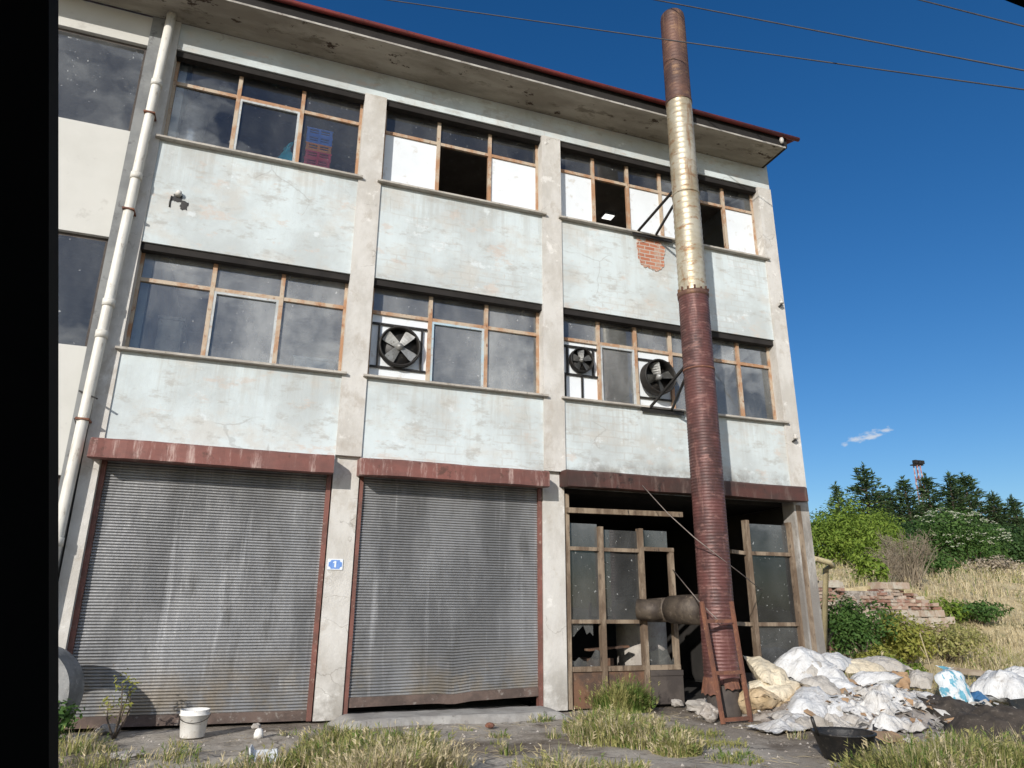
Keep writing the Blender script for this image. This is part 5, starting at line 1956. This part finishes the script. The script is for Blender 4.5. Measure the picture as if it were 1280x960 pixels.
def shrub(name, px_, py_, Y, wid, hgt, mat, label, n, size, seed, blobs=7, stems=7, cat='shrub', blossom=0, base=None):
    """loose multi stemmed shrub: base on the terrain"""
    random.seed(seed)
    p = base if base is not None else at(px_, py_, Y)
    x, y = p[0], p[1]
    z = H(x, y)
    t = thing(name, (x, y, z), label, cat)
    q = MB()
    qs_ = MB()
    tops = []
    for k in range(blobs):
        a = rnd(0, 2 * PI)
        r_ = math.sqrt(rnd(0, 1)) * 0.62
        hh = rnd(0.35, 0.85) * (1 - 0.3 * r_)
        c = Vector((x + math.cos(a) * r_ * wid / 2, y + math.sin(a) * r_ * wid / 2 * 0.8, z + hh * hgt))
        rr_ = rnd(0.2, 0.34)
        leaf_quads(q, c, wid * rr_, wid * rr_, min(hgt * 0.32, wid * rr_ * 1.2), n // blobs, size, 0, 0.35, 0.3, seed + k)
        tops.append(c)
        if blossom:
            for _ in range(blossom // blobs):
                d = Vector((rnd(-1, 1), rnd(-1, 0.3), rnd(0, 1))).normalized()
                pc = c + Vector((d.x * wid * rr_, d.y * wid * rr_, d.z * hgt * 0.28))
                for _ in range(6):
                    o = pc + Vector((rnd(-1, 1), rnd(-1, 1), rnd(-0.3, 0.3))) * 0.14
                    s_ = size * 0.8
                    q.add([o + Vector((-s_, 0, 0)), o + Vector((0, -s_, 0.02)), o + Vector((s_, 0, 0.03)), o + Vector((0, s_, 0.05))], [(0, 1, 2, 3)], 1)
    for k in range(stems):
        c = random.choice(tops)
        b0 = Vector((x + rnd(-0.12, 0.12) * wid, y + rnd(-0.12, 0.12) * wid, z - 0.03))
        m_ = b0.lerp(c, 0.5) + Vector((rnd(-0.1, 0.1), rnd(-0.1, 0.1), 0.05)) * hgt
        qs_.tube([b0, m_, c], [0.012 * hgt + 0.004, 0.008 * hgt + 0.003, 0.003], 5)
    q.build('foliage', [mat, 'blossom'] if blossom else mat, t)
    qs_.build('stems', 'bark', t)
    return t


def twig_shrub(px_, py_, Y, wid, hgt, label, seed, n=220):
    random.seed(seed)
    p = at(px_, py_, Y)
    x, y = p.x, p.y
    z = H(x, y)
    q = MB()
    for k in range(n):
        a = rnd(0, 2 * PI)
        b0 = Vector((x + rnd(-0.12, 0.12) * wid, y + rnd(-0.1, 0.1) * wid, z - 0.02))
        e = Vector((x + math.cos(a) * wid * 0.5 * rnd(0.2, 1), y + math.sin(a) * wid * 0.4 * rnd(0.2, 1), z + hgt * rnd(0.5, 1)))
        m_ = b0.lerp(e, 0.5) + Vector((rnd(-0.1, 0.1), rnd(-0.1, 0.1), 0.12 * hgt))
        q.tube([b0, m_, e], [0.012, 0.008, 0.004], 3, 0, False)
        for _ in range(5):
            t_ = rnd(0.3, 1)
            o = m_.lerp(e, t_)
            d = Vector((rnd(-1, 1), rnd(-1, 1), rnd(-0.2, 1))).normalized() * rnd(0.1, 0.28)
            q.tube([o, o + d], [0.006, 0.003], 3, 0, False)
    return tag(q.build('bare_shrub', 'dry_twig', None, (x, y, z)), label, 'shrub')


# shrubs near the wall and on the bank
shrub('weed_bush', 1075, 800, 1.5, 1.25, 1.35, 'green_leaf', 'dark green nettle bush growing against the ruined brick wall', 3600, 0.042, 50, 9)
shrub('weed_bush', 1128, 800, 1.3, 1.3, 1.0, 'yellow_leaf', 'yellow green leafy shrub between the brick wall and the sack heap', 2600, 0.045, 51, 9)
shrub('weed_bush', 1100, 830, 0.6, 0.9, 0.55, 'yellow_leaf', 'low yellow weed overhanging the rear of the sack heap', 1300, 0.04, 52, 6)
shrub('weed_bush', 1130, 838, 0.2, 0.8, 0.5, 'lime_leaf', 'bright lime weed right behind the foam lump', 1000, 0.04, 61, 6)
shrub('weed_bush', 1185, 800, 1.6, 1.7, 0.85, 'grass_mid', 'straggly yellowing weeds left of the timber beam', 2000, 0.04, 53, 9)
shrub('weed_bush', 1225, 780, 3.4, 1.9, 0.6, 'green_leaf', 'low dark green bramble patch in the middle of the dry bank', 1500, 0.05, 54, 11)
shrub('weed_bush', 1175, 745, 3.6, 1.2, 0.6, 'lime_leaf', 'pale green shrub on the bank right of the brick wall', 800, 0.05, 55, 7)
shrub('weed_bush', 1080, 715, 5.0, 1.3, 1.5, 'lime_leaf', 'narrow leafy green sapling above the left end of the brick wall', 1300, 0.06, 56, 7)
twig_shrub(1135, 705, 6.0, 2.2, 1.55, 'leafless grey shrub on the bank above the brick wall', 57, 170)
twig_shrub(1105, 715, 5.5, 1.4, 1.2, 'small leafless brown shrub left of the large leafless one', 58, 90)
shrub('bush', 1040, 690, 11, 4.4, 2.5, 'lime_leaf', 'bright yellow green bush right beside the factory corner', 11000, 0.06, 60, 14, 10, 'bush')
shrub('bush', 1085, 690, 12.5, 3.4, 2.0, 'lime_leaf', 'bright green bush right of the one at the factory corner', 7500, 0.06, 62, 10, 10, 'bush')
shrub('elder_bush', 1205, 690, 15, 4.4, 2.7, 'green_leaf', 'elder bush with flat cream flower heads before the conifers', 8000, 0.075, 63, 12, 10, 'bush', blossom=120)
shrub('weed_bush', 1062, 770, 2.1, 0.7, 1.3, 'dry_twig', 'dry brown weed climbing the left part of the ruined brick wall', 700, 0.04, 70, 6, 12)
shrub('weed_bush', 1108, 752, 2.2, 0.6, 1.1, 'green_leaf', 'sparse green weed rooted before the middle of the brick wall', 420, 0.04, 71, 6, 9)
shrub('weed_bush', 1160, 738, 2.9, 0.8, 0.55, 'yellow_leaf', 'yellow weed on the tumbled right end of the brick wall', 600, 0.04, 72, 6, 9)
shrub('weed_bush', 1240, 712, 9.0, 2.2, 0.6, 'dry_twig', 'low brown scrub on the crest of the dry bank', 900, 0.06, 73, 8, 14)
shrub('weed_bush', 1165, 705, 8.0, 1.8, 0.8, 'green_leaf', 'dull green scrub right of the leafless shrub on the crest', 1000, 0.06, 74, 8, 9)
random.seed(64)
# tall dry weed stalk by the beam
q = MB()
b0 = at(1165, 835, 0.2)
b0.z = H(b0.x, b0.y)
q.tube([b0, b0 + Vector((-0.06, 0, 0.4)), b0 + Vector((-0.16, 0, 0.85))], [0.014, 0.011, 0.006], 6)
q.tube([b0 + Vector((-0.06, 0, 0.4)), b0 + Vector((-0.2, 0, 0.62))], [0.008, 0.004], 5)
tag(q.build('dry_stalk', 'grass_dry', None, b0), 'single bare pale stalk standing right of the yellow shrub', 'stalk')
# weed with broad leaves at the ring
shrub('weed_bush', 0, 0, 0, 0.6, 0.45, 'green_leaf', 'leafy green weed at the foot of the concrete ring', 520, 0.035, 66, 5, 5, base=(0.12, -0.95, 0))
shrub('weed_bush', 0, 0, 0, 0.35, 0.75, 'yellow_leaf', 'thin flowering weed before the shadowed end of the left shutter', 170, 0.022, 67, 5, 5, base=(0.72, -0.55, 0))


# ------------------------------------------------------------------ trees
def az_of(k):
    return k * 2.4


def conifer_proto(Ht, Rad, seed):
    random.seed(seed)
    q = MB()
    tr = MB()
    bend = Vector((rnd(-0.2, 0.2), rnd(-0.2, 0.2), 0))
    ax = lambda t: Vector((bend.x * t * t, bend.y * t * t, Ht * t))
    tr.tube([ax(t) for t in (0, 0.25, 0.5, 0.75, 0.97)], [0.16, 0.12, 0.085, 0.05, 0.012], 8)
    nb = 130
    for k in range(nb):
        t = 0.06 + 0.93 * (k / nb) ** 0.95
        L = Rad * (1 - t) ** 0.85 * rnd(0.45, 1.2) * (1 + 0.9 * fbm(math.cos(az_of(k)) * 1.3, math.sin(az_of(k)) * 1.3, t * 3.5 + seed)) + 0.08
        if fbm(math.cos(az_of(k)) * 2, t * 6, seed * 1.7) < -0.32:
            continue
        az = k * 2.4 + rnd(-0.5, 0.5)
        d = Vector((math.cos(az), math.sin(az), 0))
        o = ax(t)
        droop = rnd(-0.12, 0.22) + 0.35 * t
        if L > 0.5:
            tr.tube([o, o + d * L * 0.5 + Vector((0, 0, droop * L * 0.4)), o + d * L * 0.92 + Vector((0, 0, droop * L))], [0.03, 0.018, 0.006], 4, 0, False)
        nl = int(9 + 26 * L)
        for i in range(nl):
            s_ = rnd(0.12, 1.05)
            p = o + d * (L * s_) + Vector((0, 0, droop * L * s_ * s_ - 0.02))
            sp = 0.13 + 0.24 * L * (1 - 0.7 * s_)
            p += Vector((rnd(-1, 1) * sp, rnd(-1, 1) * sp, rnd(-1, 0.6) * sp * 0.5))
            sz = rnd(0.08, 0.17)
            dd = (d + Vector((rnd(-0.8, 0.8), rnd(-0.8, 0.8), rnd(-0.1, 0.9)))).normalized()
            w2 = dd.cross(Vector((rnd(-1, 1), rnd(-1, 1), rnd(-1, 1)))).normalized() * sz * 0.33
            q.add([p - w2, p + w2, p + dd * sz * 1.7 + w2 * 0.2, p + dd * sz * 1.7 - w2 * 0.2], [(0, 1, 2, 3)])
    for i in range(40):
        p = ax(1) + Vector((rnd(-0.05, 0.05), rnd(-0.05, 0.05), rnd(-0.8, 0.25)))
        dd = Vector((rnd(-0.5, 0.5), rnd(-0.5, 0.5), rnd(0.3, 1))).normalized() * 0.22
        w2 = dd.cross(Vector((rnd(-1, 1), rnd(-1, 1), 0))).normalized() * 0.04
        q.add([p - w2, p + w2, p + dd], [(0, 1, 2)])
    return q, tr


protos = []
for i in range(7):
    q, tr = conifer_proto(6.0, (1.35, 1.7, 2.0, 0.95, 1.5, 2.2, 1.8)[i], 80 + i)
    protos.append((q, tr))
TG = 'conifers behind the bank'
spots = [  # px of the top, py of the top, Y, proto, label
    (1046, 606, 24, 3, 'small slim conifer, leftmost of the row behind the bank'),
    (1078, 584, 26, 1, 'pointed conifer standing tallest left of the floodlight mast'),
    (1113, 612, 27, 0, 'shorter conifer just left of the floodlight mast'),
    (1131, 600, 24, 2, 'bushy conifer directly before the floodlight mast'),
    (1158, 596, 26, 4, 'conifer directly right of the floodlight mast'),
    (1184, 594, 25, 0, 'conifer with a twisted pointed top, second right of the mast'),
    (1207, 595, 27, 5, 'broad conifer with the highest crown right of the mast'),
    (1236, 618, 26, 6, 'wide dark conifer sloping down toward the right'),
    (1268, 622, 24, 4, 'spreading conifer at the right edge of the picture'),
    (1060, 628, 29, 6, 'low conifer filling the gap right of the slim one'),
    (1098, 618, 30, 5, 'bushy conifer in the gap right of the tallest left one'),
    (1296, 630, 27, 2, 'conifer cut by the right edge of the picture'),
]
made = {}
for px, py, Y, k, lab in spots:
    top = at(px, py, Y)
    z0 = H(top.x, top.y) - 0.05
    s_ = (top.z - z0) / 6.0
    sx = s_ * rnd(1.15, 1.5)
    if k not in made:
        t = thing('conifer_tree', (0, 0, 0), lab, 'tree', TG)
        protos[k][1].build('trunk', 'bark', t)
        protos[k][0].build('crown', 'conifer', t)
        t.location = (top.x, top.y, z0)
        t.scale = (sx, sx, s_)
        made[k] = t
    else:
        copy_thing(made[k], (top.x, top.y, z0), rnd(0, 6), (sx, sx, s_), lab)


def broad_tree(px, py, Y, wid, mat, label, n, seed, size=0.105):
    random.seed(seed)
    top = at(px, py, Y)
    x, y = top.x, top.y
    z = H(x, y) - 0.05
    hgt = top.z - z
    t = thing('broadleaf_tree', (x, y, z), label, 'tree')
    q, tr = MB(), MB()
    tr.tube([(x, y, z), (x + 0.05, y, z + hgt * 0.35), (x - 0.08, y, z + hgt * 0.75)], [0.16, 0.11, 0.04], 8)
    nb = 15
    for k in range(nb):
        a = k * 2.4
        r_ = rnd(0.1, 0.8)
        c = Vector((x + math.cos(a) * wid * 0.36 * r_, y + math.sin(a) * wid * 0.3 * r_, z + hgt * (0.28 + 0.6 * (k / nb) ** 1.0 * rnd(0.85, 1.1) * (1 - 0.25 * r_))))
        rr_ = wid * rnd(0.13, 0.2)
        leaf_quads(q, c, rr_, rr_, rr_ * 0.85, n // nb, size, 0, 0.3, 0.3, seed + k)
        tr.tube([(x, y, z + hgt * 0.3), Vector((x, y, z + hgt * 0.4)).lerp(c, 0.55), c], [0.06, 0.035, 0.01], 5, 0, False)
    tr.build('trunk', 'bark', t)
    q.build('crown', mat, t)
    return t


broad_tree(1168, 622, 30, 7.5, 'dark_leaf', 'wide dark broadleaf tree filling the gap behind the mast conifers', 5500, 111, 0.14)
broad_tree(1222, 624, 30, 7.5, 'dark_leaf', 'wide dark broadleaf tree behind the broad conifer right of the mast', 5500, 112, 0.14)
broad_tree(1100, 632, 31, 7.0, 'dark_leaf', 'wide dark broadleaf tree behind the conifers left of the mast', 5000, 113, 0.14)
broad_tree(1278, 640, 29, 7.0, 'dark_leaf', 'wide dark broadleaf tree behind the conifers at the right edge', 5000, 114, 0.14)
broad_tree(1035, 640, 20, 4.5, 'dark_leaf', 'round dark broadleaf tree behind the bright bush at the factory corner', 3000, 101)
broad_tree(1120, 652, 20, 4.6, 'dark_leaf', 'dark broadleaf tree behind the leafless shrub', 5500, 102)
broad_tree(1165, 648, 19, 4.5, 'dark_leaf', 'dark broadleaf tree left of the flowering elder', 5500, 103)
broad_tree(1245, 654, 19, 4.5, 'dark_leaf', 'dark broadleaf tree right of the flowering elder', 5500, 104)
broad_tree(1285, 656, 19, 4.6, 'dark_leaf', 'dark broadleaf tree cut by the right edge behind the bank crest', 3200, 105)

# floodlight mast
mp_ = at(1146, 582, 45)
ms = thing('floodlight_mast', (mp_.x, mp_.y, H(mp_.x, mp_.y)), 'red and white lattice floodlight mast rising behind the conifers', 'mast')
mz = H(mp_.x, mp_.y)
q = MB()
for dx, dy in ((-0.3, -0.3), (0.3, -0.3), (0.3, 0.3), (-0.3, 0.3)):
    q.bar((mp_.x + dx, mp_.y + dy, mz - 0.1), (mp_.x + dx * 0.7, mp_.y + dy * 0.7, mp_.z), 0.11)
zz = mz
s2 = 1
while zz < mp_.z - 1:
    q.bar((mp_.x - 0.3 * s2, mp_.y - 0.27, zz), (mp_.x + 0.3 * s2, mp_.y - 0.27, zz + 0.9), 0.07)
    q.bar((mp_.x - 0.3 * s2, mp_.y + 0.27, zz), (mp_.x + 0.3 * s2, mp_.y + 0.27, zz + 0.9), 0.07)
    zz += 0.9
    s2 = -s2
q.build('lattice', 'mast_red', ms)
q = MB()
q.box(mp_.x - 0.62, mp_.x + 0.62, mp_.y - 0.3, mp_.y + 0.3, mp_.z, mp_.z + 0.1)
q.build('platform', 'black_metal', ms)
for dx in (-0.45, 0.05, 0.48):
    q = MB()
    q.box(mp_.x + dx - 0.17, mp_.x + dx + 0.17, mp_.y - 0.45, mp_.y - 0.05, mp_.z + 0.13, mp_.z + 0.5)
    q.bar((mp_.x + dx, mp_.y - 0.1, mp_.z + 0.1), (mp_.x + dx, mp_.y - 0.1, mp_.z + 0.2), 0.1)
    q.build('floodlight', 'black_metal', ms)

# ------------------------------------------------------------------ overhead cables and their poles (poles stand outside the picture)
def cable(pa, pb, label, r=0.012):
    a, b = Vector(pa), Vector(pb)
    d = (b - a) / (b.x - a.x)
    xl, xr = -14.0, 17.0
    L, Rr = a + d * (xl - a.x), a + d * (xr - a.x)
    pts = []
    for i in range(49):
        t = i / 48
        p = L.lerp(Rr, t)
        # sag, kept at zero where surveyed
        ta, tb = (a.x - xl) / (xr - xl), (b.x - xl) / (xr - xl)
        p.z += 0.5 * (t - ta) * (t - tb)
        pts.append(p)
    q = MB()
    q.tube(pts, r, 6)
    tag(q.build('overhead_cable', 'cable', None, L), label, 'cable', 'overhead cables crossing the sky')
    return pts[0], pts[-1]


e1 = cable(at(485, 0, 1.5), at(843, 51, -1.6), 'lowest overhead cable, passing in front of the chimney top')
e2 = cable(at(820, 0, -1.2), at(1280, 88, -5.0), 'second overhead cable, just above the one crossing the chimney')
e3 = cable(at(1150, 0, -3.2), at(1280, 33, -4.4), 'highest overhead cable in the upper right corner')
for side, lab in ((0, 'wooden cable pole standing outside the picture on the left'), (1, 'wooden cable pole standing outside the picture on the right')):
    ps = [e[side] for e in (e1, e2, e3)]
    c = sum(ps, Vector()) / 3
    z0 = H(c.x, c.y)
    t = thing('utility_pole', (c.x, c.y, z0), lab, 'pole')
    q = MB()
    zt_ = max(p.z for p in ps) + 0.4
    q.tube([(c.x, c.y, z0 - 0.1), (c.x, c.y, zt_)], [0.15, 0.1], 12)
    q.build('pole', 'old_wood', t)
    for p in ps:
        q = MB()
        q.bar((p.x, p.y, p.z), (c.x, c.y, p.z - 0.15), 0.07)
        q.build('crossarm', 'old_wood', t)

# ------------------------------------------------------------------ the vehicle the scene is seen from
car = thing('van', (2.0, -10.4, 0), 'black window pillar of the van the photograph was taken from, at the left edge', 'van')
U = RM @ Vector((0, 1, 0))
P0v = CAM + (RM @ Vector(((61 - 640) / F, 0, -1))) * (0.5 / (RM @ Vector(((61 - 640) / F, 0, -1))).y)
lean = U.y / U.z
ZS, ZH = 1.1, 1.955


def side_y(z):
    return P0v.y + lean * (z - P0v.z)


def prism_pillar(x_of, w_, z0, z1, sgn=1):
    """inward leaning pillar; x_of(z) is its right hand edge"""
    q = MB()
    vs = []
    for z in (z0, z1):
        y = side_y(z) if sgn > 0 else -20.9 - side_y(z)
        x = x_of(z)
        for dx, dy in ((0, 0), (-w_ * 0.05, 0.075), (-w_ * 0.9, 0.085), (-w_, 0.0), (-w_ * 0.8, -0.03), (-w_ * 0.2, -0.03)):
            vs.append((x + dx, y + dy * sgn, z))
    k = 6
    fs = [(i, (i + 1) % k, k + (i + 1) % k, k + i) for i in range(k)] + [tuple(range(k - 1, -1, -1)), tuple(range(k, 2 * k))]
    q.add(vs, fs)
    return q


xe = lambda z: P0v.x + U.x / U.z * (z - P0v.z)
prism_pillar(xe, 0.2, ZS, ZH).build('window_pillar', 'car', car)
prism_pillar(lambda z: 3.15 - 0.1 * (z - ZS), 0.16, ZS, ZH).build('window_pillar', 'car', car)
prism_pillar(lambda z: 0.55 - 0.1 * (z - ZS), 0.16, ZS, ZH).build('window_pillar', 'car', car)
prism_pillar(lambda z: -0.5, 0.16, ZS, ZH).build('window_pillar', 'car', car)
for xx in (3.15, 1.75, 0.55, -0.5):
    prism_pillar(lambda z: xx - 0.1 * (z - ZS), 0.16, ZS, ZH, -1).build('window_pillar', 'car', car)
hd = at(1268, 5, side_y(ZH) + 0.06)
q = MB()
q.box(-0.7, 3.3, side_y(ZH) - 0.06, side_y(ZH) + 0.06, hd.z, hd.z + 0.09)
yo = -20.9 - side_y(ZH)
q.box(-0.7, 3.3, yo - 0.06, yo + 0.06, hd.z, hd.z + 0.09)
q.build('roof_rail', 'car', car)
q = MB()
q.grid(lambda u, v: (-0.72 + 4.04 * u, side_y(ZH) + (yo - side_y(ZH)) * v, hd.z + 0.092 + 0.09 * math.sin(v * PI)), 8, 10)
q.grid(lambda u, v: (-0.72 + 4.04 * (1 - u), side_y(ZH) + (yo - side_y(ZH)) * v, hd.z + 0.112 + 0.09 * math.sin(v * PI)), 8, 10)
q.build('roof', 'car', car)
q = MB()
ys = side_y(ZS)
q.box(-0.7, 3.3, ys - 0.03, ys + 0.1, 0.35, ZS)
q.box(-0.7, 3.3, -20.9 - ys - 0.1, -20.9 - ys + 0.03, 0.35, ZS)
q.box(-0.7, -0.64, -20.9 - ys + 0.031, ys - 0.031, 0.35, ZS)
q.box(3.24, 3.3, -20.9 - ys + 0.031, ys - 0.031, 0.35, ZS)
q.box(-0.63, 3.23, -20.9 - ys + 0.031, ys - 0.031, 0.35, 0.4)
q.build('door_panel', 'car', car)
for wx in (0.0, 2.7):
    for wy in (ys + 0.0, -20.9 - ys):
        q = MB()
        q.lathe([(0.2, -0.1), (0.3, -0.1), (0.32, -0.06), (0.32, 0.06), (0.3, 0.1), (0.2, 0.1)], (wx, wy, 0.31), 'y', 28)
        wh = q.build('wheel', 'rubber', car)
        q = MB()
        q.lathe([(0, -0.09), (0.205, -0.09), (0.205, 0.09), (0, 0.09)], (wx, wy, 0.31), 'y', 24)
        q.build('rim', 'rim', wh)
